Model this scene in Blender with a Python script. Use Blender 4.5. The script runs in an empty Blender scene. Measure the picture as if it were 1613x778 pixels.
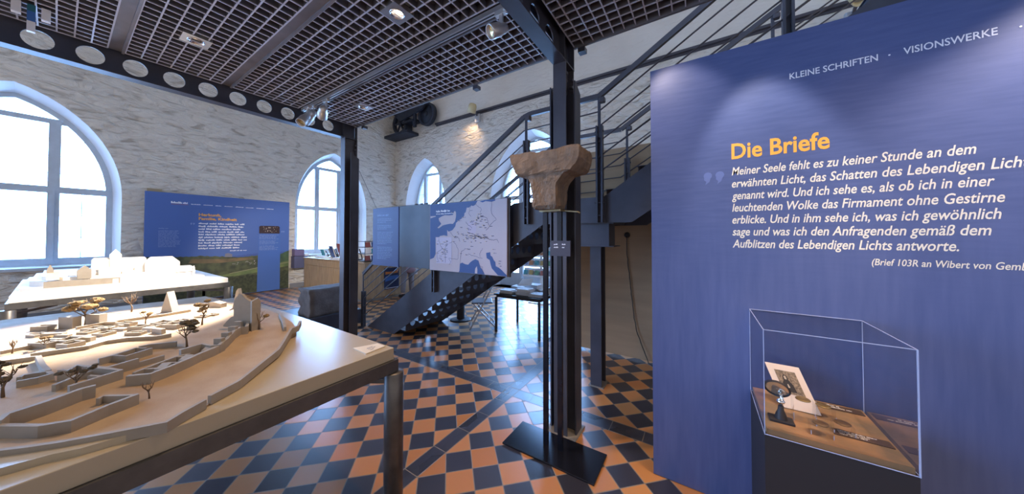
import bpy, bmesh, math, random
from mathutils import Vector, Matrix, noise
from mathutils.geometry import tessellate_polygon
random.seed(7)
C = bpy.context.scene.collection
sc = bpy.context.scene
PI = math.pi
R = math.radians
H = 1.601            # eye height
T = 0.18             # floor tile

# ------------------------------------------------------------------ camera
cam = bpy.data.cameras.new('camera')
cam.sensor_width = 36.0
cam.lens = 36.0 * 461.722 / 1613.0
cam.shift_y = -(389.0 - 363.65) / 1613.0
cam.clip_start = 0.02
cam.clip_end = 200
camo = bpy.data.objects.new('camera', cam)
C.objects.link(camo)
camo.location = (0, 0, H)
camo.rotation_euler = (R(90 + 1.0026), 0, R(32.791))
sc.camera = camo

# ------------------------------------------------------------------ view
sc.view_settings.view_transform = 'Standard'
sc.view_settings.look = 'None'
sc.view_settings.gamma = 1.0
sc.view_settings.use_curve_mapping = False
sc.view_settings.exposure = 0.35

# ------------------------------------------------------------------ world: bluish daylight, brighter on the window sides
W_BRIGHT = 22.0
W_DIM = 0.66
w = bpy.data.worlds.new('daylight')
sc.world = w
w.use_nodes = True
nt = w.node_tree
nt.nodes.clear()
wo = nt.nodes.new('ShaderNodeOutputWorld')
bg = nt.nodes.new('ShaderNodeBackground')
tc = nt.nodes.new('ShaderNodeTexCoord')
dt = nt.nodes.new('ShaderNodeVectorMath'); dt.operation = 'DOT_PRODUCT'
dt.inputs[1].default_value = (-0.86, 0.47, 0.15)
mr = nt.nodes.new('ShaderNodeMapRange'); mr.interpolation_type = 'SMOOTHSTEP'
mr.inputs['From Min'].default_value = -0.05
mr.inputs['From Max'].default_value = 0.75
mr.inputs['To Min'].default_value = W_DIM
mr.inputs['To Max'].default_value = W_BRIGHT
mx = nt.nodes.new('ShaderNodeMixRGB')
mx.inputs[1].default_value = (0.95, 0.92, 0.95, 1)
mx.inputs[2].default_value = (0.27, 0.52, 1.0, 1)
mr2 = nt.nodes.new('ShaderNodeMapRange')
mr2.inputs['From Min'].default_value = -0.3
mr2.inputs['From Max'].default_value = 0.3
nt.links.new(tc.outputs['Generated'], dt.inputs[0])
nt.links.new(dt.outputs['Value'], mr.inputs['Value'])
nt.links.new(dt.outputs['Value'], mr2.inputs['Value'])
nt.links.new(mr2.outputs['Result'], mx.inputs[0])
nt.links.new(mx.outputs[0], bg.inputs['Color'])
nt.links.new(mr.outputs['Result'], bg.inputs['Strength'])
nt.links.new(bg.outputs[0], wo.inputs['Surface'])

# lamp energies (each lamp is made inside its fixture's builder)
E_DOWN = 70.0
E_SPOT = 110.0
WARM = (1.0, 0.66, 0.38)
SOFT = (1.0, 0.84, 0.66)

# ------------------------------------------------------------------ helpers
class MB:
    """collects shapes, builds ONE mesh object"""
    def __init__(s): s.v = []; s.f = []; s.mi = []; s.sm = []; s.cur = 0; s.smooth = False
    def add(s, vs, fs, M=None):
        o = len(s.v)
        for p in vs:
            p = Vector(p)
            s.v.append(M @ p if M is not None else p)
        for f in fs:
            s.f.append([i + o for i in f]); s.mi.append(s.cur); s.sm.append(s.smooth)
        return s
    def box(s, a, b, M=None):
        x0, y0, z0 = a; x1, y1, z1 = b
        return s.add([(x0,y0,z0),(x1,y0,z0),(x1,y1,z0),(x0,y1,z0),(x0,y0,z1),(x1,y0,z1),(x1,y1,z1),(x0,y1,z1)],
              [(0,3,2,1),(4,5,6,7),(0,1,5,4),(1,2,6,5),(2,3,7,6),(3,0,4,7)], M)
    def cbox(s, c, d, M=None):
        return s.box([c[i]-d[i]/2 for i in range(3)], [c[i]+d[i]/2 for i in range(3)], M)
    def bbox(s, a, b, r=0.005, M=None):
        """chamfered box"""
        x0,y0,z0 = a; x1,y1,z1 = b
        bm = bmesh.new()
        bmesh.ops.create_cube(bm, size=1)
        for v in bm.verts:
            v.co = Vector(((x0+x1)/2+v.co.x*(x1-x0), (y0+y1)/2+v.co.y*(y1-y0), (z0+z1)/2+v.co.z*(z1-z0)))
        bmesh.ops.bevel(bm, geom=list(bm.edges), offset=r, segments=2, affect='EDGES', profile=0.5)
        s.bm(bm, M); bm.free(); return s
    def bm(s, bm, M=None):
        bm.verts.index_update()
        return s.add([v.co.copy() for v in bm.verts], [[v.index for v in f.verts] for f in bm.faces], M)
    def bar(s, a, b, w=0.02, h=None, up=(0,0,1)):
        """rectangular bar from a to b"""
        a = Vector(a); b = Vector(b); h = w if h is None else h
        d = (b-a).normalized(); u = Vector(up)
        if abs(d.dot(u)) > 0.999: u = Vector((0,1,0))
        x = d.cross(u).normalized()*(w/2); z = x.cross(d).normalized()*(h/2)
        vs = [a-x-z, a+x-z, a+x+z, a-x+z, b-x-z, b+x-z, b+x+z, b-x+z]
        return s.add(vs, [(0,1,2,3),(7,6,5,4),(0,4,5,1),(1,5,6,2),(2,6,7,3),(3,7,4,0)])
    def tube(s, pts, r, n=8, cap=True):
        """round tube along a polyline, r number or list"""
        pts = [Vector(p) for p in pts]; m = len(pts)
        rs = r if isinstance(r, (list,tuple)) else [r]*m
        old = s.smooth; s.smooth = True
        o = len(s.v); prev = None
        for i, p in enumerate(pts):
            d = (pts[min(i+1,m-1)]-pts[max(i-1,0)])
            d = d.normalized() if d.length > 1e-9 else Vector((0,0,1))
            if prev is None:
                u = Vector((0,0,1)) if abs(d.z) < 0.9 else Vector((1,0,0))
                x = d.cross(u).normalized()
            else:
                x = (prev - d*prev.dot(d)).normalized()
            prev = x; y = d.cross(x)
            for k in range(n):
                t = 2*PI*k/n
                s.v.append(p + (x*math.cos(t)+y*math.sin(t))*rs[i])
        for i in range(m-1):
            for k in range(n):
                s.f.append([o+i*n+k, o+i*n+(k+1)%n, o+(i+1)*n+(k+1)%n, o+(i+1)*n+k]); s.mi.append(s.cur); s.sm.append(True)
        s.smooth = old
        if cap:
            s.f.append([o+k for k in reversed(range(n))]); s.mi.append(s.cur); s.sm.append(False)
            s.f.append([o+(m-1)*n+k for k in range(n)]); s.mi.append(s.cur); s.sm.append(False)
        return s
    def lathe(s, prof, n=24, M=None):
        """profile of (r,z) about Z"""
        old = s.smooth; s.smooth = True
        vs = []; fs = []
        for r, z in prof:
            for k in range(n):
                t = 2*PI*k/n; vs.append((r*math.cos(t), r*math.sin(t), z))
        for i in range(len(prof)-1):
            for k in range(n):
                fs.append((i*n+k, i*n+(k+1)%n, (i+1)*n+(k+1)%n, (i+1)*n+k))
        s.add(vs, fs, M); s.smooth = old
        return s
    def prism(s, poly, t0, t1, axis='z', holes=()):
        """extrude a 2-D polygon (with holes) between t0 and t1 along axis"""
        def P(p, t):
            if axis == 'z': return (p[0], p[1], t)
            if axis == 'y': return (p[0], t, p[1])
            return (t, p[0], p[1])
        loops = [list(poly)] + [list(h) for h in holes]
        flat = [p for l in loops for p in l]
        tris = tessellate_polygon([[Vector((p[0], p[1], 0)) for p in l] for l in loops])
        n = len(flat)
        vs = [P(p, t0) for p in flat] + [P(p, t1) for p in flat]
        fs = [tuple(t) for t in tris] + [tuple(i+n for i in reversed(t)) for t in tris]
        k = 0
        for l in loops:
            m = len(l)
            for i in range(m):
                j = (i+1) % m
                fs.append((k+i, k+j, k+j+n, k+i+n))
            k += m
        return s.add(vs, fs)
    def build(s, name, mat, parent=None, bevel=0.0, fix=True):
        me = bpy.data.meshes.new(name)
        me.from_pydata([tuple(p) for p in s.v], [], s.f)
        mats = mat if isinstance(mat, (list,tuple)) else [mat]
        for m in mats: me.materials.append(m)
        me.polygons.foreach_set('material_index', s.mi)
        me.polygons.foreach_set('use_smooth', s.sm)
        if fix:
            b = bmesh.new(); b.from_mesh(me)
            bmesh.ops.recalc_face_normals(b, faces=b.faces)
            b.to_mesh(me); b.free()
        me.update()
        o = bpy.data.objects.new(name, me)
        C.objects.link(o)
        if parent: put(o, parent)
        if bevel:
            md = o.modifiers.new('bevel', 'BEVEL'); md.width = bevel; md.segments = 2; md.limit_method = 'ANGLE'
        return o

def put(o, parent):
    """parent keeping world coordinates (parents may be moved empties)"""
    o.parent = parent
    o.matrix_parent_inverse = root_matrix(parent).inverted()
def root_matrix(p):
    m = p.matrix_basis.copy()
    if p.parent: m = root_matrix(p.parent) @ p.matrix_parent_inverse @ m
    return m
def tag(o, label=None, cat=None, group=None, kind=None):
    if label: o['label'] = label
    if cat: o['category'] = cat
    if group: o['group'] = group
    if kind: o['kind'] = kind
    return o
def thing(name, label, cat, loc=(0,0,0), group=None):
    o = bpy.data.objects.new(name, None); C.objects.link(o)
    o.empty_display_size = 0.1
    o.location = loc
    return tag(o, label, cat, group)
def struct(o): o['kind'] = 'structure'; return o
def copy_tree(o, parent=None):
    c = o.copy(); C.objects.link(c)
    if parent: c.parent = parent; c.matrix_parent_inverse = o.matrix_parent_inverse.copy()
    for ch in list(o.children): copy_tree(ch, c)
    return c

# ------------------------------------------------------------------ materials
MATS = {}
def mat(name, col, rough=0.5, metal=0.0, spec=0.5, var=0.0, vscale=8.0, bump=0.0, bscale=40.0, emit=0.0, col2=None, stretch=None):
    if name in MATS: return MATS[name]
    m = bpy.data.materials.new(name); m.use_nodes = True
    nt = m.node_tree; b = nt.nodes['Principled BSDF']
    b.inputs['Base Color'].default_value = (*col, 1)
    b.inputs['Roughness'].default_value = rough
    b.inputs['Metallic'].default_value = metal
    b.inputs['Specular IOR Level'].default_value = spec
    if emit:
        b.inputs['Emission Color'].default_value = (*col, 1); b.inputs['Emission Strength'].default_value = emit
    if var or bump:
        tcn = nt.nodes.new('ShaderNodeTexCoord'); src = tcn.outputs['Object']
        if stretch:
            mp = nt.nodes.new('ShaderNodeMapping'); mp.inputs['Scale'].default_value = stretch
            nt.links.new(src, mp.inputs['Vector']); src = mp.outputs['Vector']
    if var:
        n = nt.nodes.new('ShaderNodeTexNoise'); n.inputs['Scale'].default_value = vscale; n.inputs['Detail'].default_value = 5
        nt.links.new(src, n.inputs['Vector'])
        rp = nt.nodes.new('ShaderNodeValToRGB')
        c2 = col2 or tuple(c*(1-var) for c in col)
        rp.color_ramp.elements[0].position = 0.35; rp.color_ramp.elements[1].position = 0.65
        rp.color_ramp.elements[0].color = (*c2, 1); rp.color_ramp.elements[1].color = (*col, 1)
        nt.links.new(n.outputs['Fac'], rp.inputs['Fac']); nt.links.new(rp.outputs['Color'], b.inputs['Base Color'])
    if bump:
        n2 = nt.nodes.new('ShaderNodeTexNoise'); n2.inputs['Scale'].default_value = bscale; n2.inputs['Detail'].default_value = 4
        nt.links.new(src, n2.inputs['Vector'])
        bp = nt.nodes.new('ShaderNodeBump'); bp.inputs['Strength'].default_value = bump; bp.inputs['Distance'].default_value = 0.01
        nt.links.new(n2.outputs['Fac'], bp.inputs['Height']); nt.links.new(bp.outputs['Normal'], b.inputs['Normal'])
    MATS[name] = m
    return m
def clear_mat(name, tint=(1,1,1), refl=1.0, ior=1.3):
    m = bpy.data.materials.new(name); m.use_nodes = True
    nt = m.node_tree; nt.nodes.clear()
    o = nt.nodes.new('ShaderNodeOutputMaterial'); t = nt.nodes.new('ShaderNodeBsdfTransparent')
    t.inputs[0].default_value = (*tint, 1)
    g = nt.nodes.new('ShaderNodeBsdfGlossy'); g.inputs['Roughness'].default_value = 0.02
    fr = nt.nodes.new('ShaderNodeFresnel'); fr.inputs['IOR'].default_value = ior
    ml = nt.nodes.new('ShaderNodeMath'); ml.operation = 'MULTIPLY'; ml.inputs[1].default_value = refl
    x = nt.nodes.new('ShaderNodeMixShader')
    nt.links.new(fr.outputs[0], ml.inputs[0]); nt.links.new(ml.outputs[0], x.inputs[0])
    nt.links.new(t.outputs[0], x.inputs[1]); nt.links.new(g.outputs[0], x.inputs[2]); nt.links.new(x.outputs[0], o.inputs[0])
    MATS[name] = m
    return m

steel   = mat('dark_blue_grey_steel', (0.066, 0.068, 0.090), 0.42, 0.15, var=0.25, vscale=5)
steel2  = mat('charcoal_steel', (0.085, 0.080, 0.095), 0.45, 0.2, var=0.2, vscale=4)
blacksteel = mat('black_steel_plate', (0.014, 0.016, 0.026), 0.2, 0.2, var=0.3, vscale=6)
purlinm = mat('brown_grey_channel', (0.19, 0.17, 0.175), 0.5, 0.3, var=0.2)
gratem  = mat('grey_egg_crate', (0.14, 0.137, 0.15), 0.6)
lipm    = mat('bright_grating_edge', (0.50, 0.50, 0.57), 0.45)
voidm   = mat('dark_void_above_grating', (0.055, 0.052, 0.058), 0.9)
alum    = mat('brushed_aluminium', (0.62, 0.60, 0.58), 0.32, 0.85)
lampm   = mat('silver_lamp_body', (0.60, 0.58, 0.56), 0.35, 0.6)
chrome  = mat('chrome', (0.8, 0.8, 0.82), 0.12, 1.0)
white   = mat('white_lacquer', (0.80, 0.80, 0.80), 0.4)
winframe = mat('pale_blue_window_paint', (0.50, 0.57, 0.64), 0.4, var=0.08)
glass   = clear_mat('window_glass', (0.97, 0.985, 1.0), 0.6)
acrylic = clear_mat('clear_acrylic', (0.985, 0.99, 1.0), 0.5, 1.4)
acredge = mat('polished_acrylic_edge', (0.42, 0.48, 0.66), 0.2)
blackp  = mat('black_paint', (0.020, 0.017, 0.019), 0.6)
wood    = mat('oak_veneer', (0.47, 0.33, 0.19), 0.45, var=0.3, vscale=6, stretch=(6, 6, 0.6))
parti   = mat('brown_fibre_board', (0.42, 0.28, 0.16), 0.75, var=0.18, vscale=2.5, stretch=(0.3, 1, 3))
stone   = mat('sandstone', (0.235, 0.165, 0.112), 0.95, var=0.3, vscale=16, bump=1.0, bscale=60, col2=(0.16, 0.115, 0.08), stretch=(1.3, 1.3, 0.8))
greystone = mat('grey_stone', (0.20, 0.175, 0.165), 0.9, var=0.35, vscale=7, bump=0.5, bscale=40)
modelm  = mat('cream_model_board', (0.47, 0.40, 0.29), 0.25, var=0.05, vscale=3)
terrm   = mat('tan_plaster_terrain', (0.45, 0.335, 0.22), 0.7, var=0.22, vscale=7, bump=0.12, bscale=120, col2=(0.37, 0.255, 0.155))
mwall   = mat('grey_beige_model_card', (0.34, 0.30, 0.25), 0.75, var=0.1, vscale=20)
mwhite  = mat('white_plaster_model', (0.86, 0.82, 0.76), 0.7)
treem   = mat('brown_twig', (0.16, 0.105, 0.065), 0.9)
leafm   = mat('dried_foliage', (0.33, 0.21, 0.09), 0.95, var=0.5, vscale=90, bump=1.0, bscale=150)
leafd   = mat('dark_dried_foliage', (0.13, 0.10, 0.06), 0.95, var=0.5, vscale=90, bump=1.0, bscale=150)
tablem  = mat('galvanised_grey_steel', (0.13, 0.125, 0.125), 0.42, 0.55, var=0.3, vscale=12)
bluep   = mat('blue_printed_panel', (0.055, 0.105, 0.335), 0.48, var=0.0)
blue2   = mat('blue_printed_board', (0.065, 0.125, 0.40), 0.5)
orange  = mat('orange_lettering', (0.90, 0.42, 0.06), 0.5)
cream   = mat('cream_lettering', (0.80, 0.74, 0.60), 0.5)
palebl  = mat('faint_blue_lettering', (0.22, 0.30, 0.55), 0.5)
whitel  = mat('white_lettering', (0.80, 0.82, 0.88), 0.5)
mapland = mat('pale_lilac_map_paper', (0.52, 0.455, 0.49), 0.5)
mapsea  = mat('map_sea_blue', (0.030, 0.075, 0.25), 0.5)
mapink  = mat('map_ink', (0.07, 0.08, 0.16), 0.6)
mapyel  = mat('map_yellow_mark', (0.75, 0.55, 0.2), 0.6)
platem  = mat('brushed_grey_plate', (0.075, 0.082, 0.10), 0.42, 0.15, var=0.25, vscale=3)
paper   = mat('white_paper', (0.80, 0.80, 0.80), 0.7)
papere  = mat('leaflet_paper', (0.70, 0.72, 0.76), 0.7)

# ------------------------------------------------------------------ node maths helper
class N:
    def __init__(s, m): s.nt = m.node_tree
    def val(s, x): return x
    def m(s, op, a, b=None, c=None):
        n = s.nt.nodes.new('ShaderNodeMath'); n.operation = op
        for i, x in enumerate((a, b, c)):
            if x is None: continue
            if isinstance(x, (int, float)): n.inputs[i].default_value = x
            else: s.nt.links.new(x, n.inputs[i])
        return n.outputs[0]
    def mix(s, f, a, b):
        n = s.nt.nodes.new('ShaderNodeMixRGB')
        for i, x in enumerate((f, a, b)):
            if isinstance(x, (int, float)): n.inputs[i].default_value = x
            elif isinstance(x, tuple): n.inputs[i].default_value = (*x, 1)
            else: s.nt.links.new(x, n.inputs[i])
        return n.outputs[0]

# ------------------------------------------------------------------ floor: chequered tiles laid diagonally, cut by two dark tile bands
def floor_mat():
    m = bpy.data.materials.new('chequered_tiles'); m.use_nodes = True
    n = N(m); nt = m.node_tree; b = nt.nodes['Principled BSDF']
    tcn = nt.nodes.new('ShaderNodeTexCoord'); sp = nt.nodes.new('ShaderNodeSeparateXYZ')
    nt.links.new(tcn.outputs['Object'], sp.inputs[0])
    X, Y = sp.outputs[0], sp.outputs[1]
    k = 0.70710678/T
    u = n.m('MULTIPLY', n.m('ADD', X, Y), k)
    v = n.m('MULTIPLY', n.m('SUBTRACT', Y, X), k)
    right = n.m('GREATER_THAN', X, -1.665)
    above = n.m('GREATER_THAN', Y, 2.56)
    def sel(ll, lr, ul, ur):
        lo = n.m('ADD', ll, n.m('MULTIPLY', right, lr-ll))
        hi = n.m('ADD', ul, n.m('MULTIPLY', right, ur-ul))
        return n.m('ADD', lo, n.m('MULTIPLY', above, n.m('SUBTRACT', hi, lo)))
    uu = n.m('SUBTRACT', u, sel(-1.59, -0.07, 0.02, 1.57))
    vv = n.m('SUBTRACT', v, sel(17.96, 12.44, 20.63, 0.17))
    fu, fv = n.m('FLOOR', uu), n.m('FLOOR', vv)
    chk = n.m('MODULO', n.m('ADD', n.m('ADD', fu, fv), 1000), 2)      # 1 = dark
    g = 0.018
    def edge(a):
        fr = n.m('FRACT', a)
        return n.m('MAXIMUM', n.m('LESS_THAN', fr, g), n.m('GREATER_THAN', fr, 1-g))
    grout = n.m('MAXIMUM', edge(uu), edge(vv))
    # bands
    inb1 = n.m('MULTIPLY', n.m('GREATER_THAN', Y, 2.488), n.m('LESS_THAN', Y, 2.632))
    inb2 = n.m('MULTIPLY', n.m('GREATER_THAN', X, -1.728), n.m('LESS_THAN', X, -1.600))
    band = n.m('MAXIMUM', inb1, inb2)
    def ln(a, c, wd=0.0035): return n.m('LESS_THAN', n.m('ABSOLUTE', n.m('SUBTRACT', a, c)), wd)
    be = n.m('MAXIMUM', n.m('MAXIMUM', ln(Y, 2.488), ln(Y, 2.632)), n.m('MAXIMUM', ln(X, -1.728), ln(X, -1.600)))
    j1 = n.m('LESS_THAN', n.m('FRACT', n.m('DIVIDE', n.m('ADD', X, 100.715), 0.2546)), 0.022)
    j2 = n.m('LESS_THAN', n.m('FRACT', n.m('DIVIDE', n.m('ADD', Y, 98.69), 0.2618)), 0.022)
    jb = n.m('MAXIMUM', n.m('MULTIPLY', inb1, j1), n.m('MULTIPLY', inb2, j2))
    grout = n.m('MULTIPLY', grout, n.m('SUBTRACT', 1.0, band))
    grout = n.m('MAXIMUM', n.m('MAXIMUM', grout, be), jb)
    dark = n.m('MAXIMUM', chk, band)
    cmb = nt.nodes.new('ShaderNodeCombineXYZ'); nt.links.new(fu, cmb.inputs[0]); nt.links.new(fv, cmb.inputs[1])
    wn = nt.nodes.new('ShaderNodeTexWhiteNoise'); nt.links.new(cmb.outputs[0], wn.inputs['Vector'])
    ns = nt.nodes.new('ShaderNodeTexNoise'); ns.inputs['Scale'].default_value = 5; ns.inputs['Detail'].default_value = 2
    nt.links.new(tcn.outputs['Object'], ns.inputs['Vector'])
    jit = n.m('ADD', n.m('MULTIPLY', wn.outputs['Value'], 0.8), n.m('MULTIPLY', ns.outputs['Fac'], 0.2))
    lightc = n.mix(jit, (0.53, 0.215, 0.065), (0.64, 0.30, 0.105))
    darkc = n.mix(jit, (0.026, 0.027, 0.040), (0.050, 0.052, 0.075))
    col = n.mix(dark, lightc, darkc)
    col = n.mix(grout, col, (0.26, 0.225, 0.18))
    nt.links.new(col, b.inputs['Base Color'])
    rg = n.m('ADD', 0.27, n.m('MULTIPLY', wn.outputs['Value'], 0.05))
    rg = n.m('ADD', rg, n.m('MULTIPLY', grout, 0.4))
    nt.links.new(rg, b.inputs['Roughness'])
    b.inputs['Specular IOR Level'].default_value = 1.0
    ht = n.m('MULTIPLY', grout, -1.0)
    bp = nt.nodes.new('ShaderNodeBump'); bp.inputs['Strength'].default_value = 0.2; bp.inputs['Distance'].default_value = 0.003
    nt.links.new(ht, bp.inputs['Height']); nt.links.new(bp.outputs['Normal'], b.inputs['Normal'])
    return m
XL, YB = -10.64, 7.57          # left wall and back wall planes
f = MB(); f.box((XL-0.6, -6, -0.15), (7.0, YB+1.3, 0.0))
struct(f.build('floor', floor_mat()))

# ------------------------------------------------------------------ whitewashed rubble walls
def wall_mat(name, hx):
    m = bpy.data.materials.new(name); m.use_nodes = True
    nt = m.node_tree; b = nt.nodes['Principled BSDF']; n = N(m)
    tcn = nt.nodes.new('ShaderNodeTexCoord')
    mp = nt.nodes.new('ShaderNodeMapping'); mp.inputs['Scale'].default_value = (1.2, 1.2, 3.0)
    nt.links.new(tcn.outputs['Object'], mp.inputs['Vector'])
    wv = nt.nodes.new('ShaderNodeTexNoise'); wv.inputs['Scale'].default_value = 2.4; wv.inputs['Detail'].default_value = 5; wv.inputs['Distortion'].default_value = 0.7
    nt.links.new(mp.outputs[0], wv.inputs['Vector'])
    vo = nt.nodes.new('ShaderNodeTexVoronoi'); vo.feature = 'DISTANCE_TO_EDGE'; vo.inputs['Scale'].default_value = 2.2
    mp2 = nt.nodes.new('ShaderNodeMapping'); mp2.inputs['Scale'].default_value = (1.0, 1.0, 2.8)
    nt.links.new(tcn.outputs['Object'], mp2.inputs['Vector'])
    nz = nt.nodes.new('ShaderNodeTexNoise'); nz.inputs['Scale'].default_value = 3.0
    nt.links.new(tcn.outputs['Object'], nz.inputs['Vector'])
    mixv = nt.nodes.new('ShaderNodeMixRGB'); mixv.inputs[0].default_value = 0.16
    nt.links.new(mp2.outputs[0], mixv.inputs[1]); nt.links.new(nz.outputs['Color'], mixv.inputs[2])
    nt.links.new(mixv.outputs[0], vo.inputs['Vector'])
    crack = n.m('MINIMUM', n.m('MULTIPLY', vo.outputs['Distance'], 9.0), 1.0)
    # the masonry is smoother above the crane rail
    sp = nt.nodes.new('ShaderNodeSeparateXYZ'); nt.links.new(tcn.outputs['Object'], sp.inputs[0])
    smooth_up = nt.nodes.new('ShaderNodeMapRange')
    smooth_up.inputs['From Min'].default_value = 5.4 if not hx else 50
    smooth_up.inputs['From Max'].default_value = 5.9 if not hx else 60
    smooth_up.inputs['To Min'].default_value = 1.0; smooth_up.inputs['To Max'].default_value = 0.15
    nt.links.new(sp.outputs[2], smooth_up.inputs['Value'])
    ht = n.m('ADD', n.m('MULTIPLY', wv.outputs['Fac'], 1.0), n.m('MULTIPLY', crack, 0.10))
    ht = n.m('MULTIPLY', ht, smooth_up.outputs[0])
    bp = nt.nodes.new('ShaderNodeBump'); bp.inputs['Strength'].default_value = 1.0; bp.inputs['Distance'].default_value = 0.16
    nt.links.new(ht, bp.inputs['Height']); nt.links.new(bp.outputs['Normal'], b.inputs['Normal'])
    big = nt.nodes.new('ShaderNodeTexNoise'); big.inputs['Scale'].default_value = 0.8; big.inputs['Detail'].default_value = 6
    nt.links.new(tcn.outputs['Object'], big.inputs['Vector'])
    col = n.mix(big.outputs['Fac'], (0.64, 0.59, 0.52), (0.84, 0.79, 0.71))
    dirt = nt.nodes.new('ShaderNodeMapRange'); dirt.inputs['From Min'].default_value = 0.30; dirt.inputs['From Max'].default_value = 0.44
    nt.links.new(wv.outputs['Fac'], dirt.inputs['Value'])
    st = n.m('MULTIPLY', n.m('SUBTRACT', 1.0, dirt.outputs[0]), smooth_up.outputs[0])
    col = n.mix(n.m('MULTIPLY', st, 0.55), col, (0.25, 0.20, 0.14))
    nt.links.new(col, b.inputs['Base Color'])
    b.inputs['Roughness'].default_value = 0.9
    b.inputs['Specular IOR Level'].default_value = 0.2
    return m
wl_m = wall_mat('whitewashed_masonry_left', True)
wb_m = wall_mat('whitewashed_masonry_back', False)
reveal_m = mat('white_reveal_plaster', (0.68, 0.68, 0.68), 0.85, bump=0.3, bscale=14)

def arch(c, hw, z0, zs, za, n=14, k=1.0):
    """pointed arch outline, counter-clockwise from lower left: centre c, half width, sill, spring, apex"""
    pts = [(c-hw, z0), (c+hw, z0)]
    # right side: from spring to apex, bulging
    rt = []
    h = za-zs
    for i in range(n+1):
        t = i/n
        a = t*PI/2*0.86
        x = math.cos(a); z = math.sin(a)
        xe = math.cos(PI/2*0.86); ze = math.sin(PI/2*0.86)
        rt.append((hw*(x-xe)/(1-xe), zs+h*z/ze))
    pts += [(c+x, z) for x, z in rt]
    pts += [(c-x, z) for x, z in reversed(rt[:-1])]
    return pts

ZT = 8.0
def P3(axis, t, p): return (t, p[0], p[1]) if axis == 'x' else (p[0], t, p[1])
# openings: (centre, half width, sill, spring, apex) at the wall face; inner frame is narrower
WIN = {'x': [(-0.47, 1.225, 0.96, 2.45, 4.46), (5.17, 1.16, 0.96, 2.45, 4.46)],
       'y': [(-8.86, 1.10, 0.96, 2.60, 4.58), (-4.25, 1.46, 0.0, 2.60, 4.80)]}
def wall(name, axis, t, a0, a1, depth, wm):
    """masonry face with splayed arched openings; the window sits 'depth' behind it"""
    mb = MB()
    outer = [(a0, 0), (a1, 0), (a1, ZT), (a0, ZT)]
    holes = [arch(*wd) for wd in WIN[axis]]
    loops = [outer] + holes
    flat = [p for l in loops for p in l]
    tris = tessellate_polygon([[Vector((p[0], p[1], 0)) for p in l] for l in loops])
    mb.add([P3(axis, t, p) for p in flat], [tuple(x) for x in tris])
    sgn = -1 if axis == 'x' else 1
    mb.cur = 1
    for wd in WIN[axis]:
        c, hw, z0, zs, za = wd
        fr = arch(c, hw, z0, zs, za)
        bk = arch(c, hw-0.10, z0+(0.06 if z0 > 0.1 else 0), zs, za-0.13)
        ou = arch(c, hw-0.04, z0, zs, za-0.08)
        m = len(fr)
        vs = [P3(axis, t, p) for p in fr] + [P3(axis, t+sgn*depth, p) for p in bk] + [P3(axis, t+sgn*(depth+0.4), p) for p in ou]
        fs = []
        for i in range(m):
            j = (i+1) % m
            fs.append((i, j, j+m, i+m)); fs.append((i+m, j+m, j+2*m, i+2*m))
        mb.add(vs, fs)
    # outer skin so no light leaks round the openings
    mb.cur = 0
    lo = [outer] + [arch(wd[0], wd[1]-0.04, wd[2], wd[3], wd[4]-0.08) for wd in WIN[axis]]
    flat = [p for l in lo for p in l]
    tris = tessellate_polygon([[Vector((p[0], p[1], 0)) for p in l] for l in lo])
    mb.add([P3(axis, t+sgn*(depth+0.4), p) for p in flat], [tuple(x) for x in tris])
    o = mb.build(name, [wm, reveal_m], fix=False)
    return struct(o)
wall('wall_left', 'x', XL, -3.2, YB, 0.30, wl_m)
wall('wall_back', 'y', YB, XL, 7.0, 0.42, wb_m)

def stroke(axis, t0, t1, loop, wd, mb, closed=True):
    """flat frame band of width wd inside a closed outline"""
    n = len(loop); inn = []
    cx = sum(p[0] for p in loop)/n; 
    for i in range(n):
        p0, p1, p2 = Vector(loop[i-1]), Vector(loop[i]), Vector(loop[(i+1) % n])
        d1 = (p1-p0).normalized(); d2 = (p2-p1).normalized()
        n1 = Vector((-d1.y, d1.x)); n2 = Vector((-d2.y, d2.x))
        b = (n1+n2); b = b/max(0.3, b.length_squared)*2
        inn.append(p1+b*wd)
    vs = [P3(axis, t0, p) for p in loop]+[P3(axis, t0, p) for p in inn]+[P3(axis, t1, p) for p in loop]+[P3(axis, t1, p) for p in inn]
    fs = []
    for i in range(n):
        j = (i+1) % n
        fs += [(i, j, j+n, i+n), (i+2*n, i+3*n, j+3*n, j+2*n), (i+n, j+n, j+3*n, i+3*n), (i, i+2*n, j+2*n, j)]
    mb.add(vs, fs)
    return inn
def half_at(loop, c, z):
    """half width of an arch outline at height z"""
    best = 0
    n = len(loop)
    for i in range(n):
        p, q = loop[i], loop[(i+1) % n]
        if (p[1]-z)*(q[1]-z) <= 0 and abs(p[1]-q[1]) > 1e-6:
            s = (z-p[1])/(q[1]-p[1]); best = max(best, abs(p[0]+s*(q[0]-p[0])-c))
    return best
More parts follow.
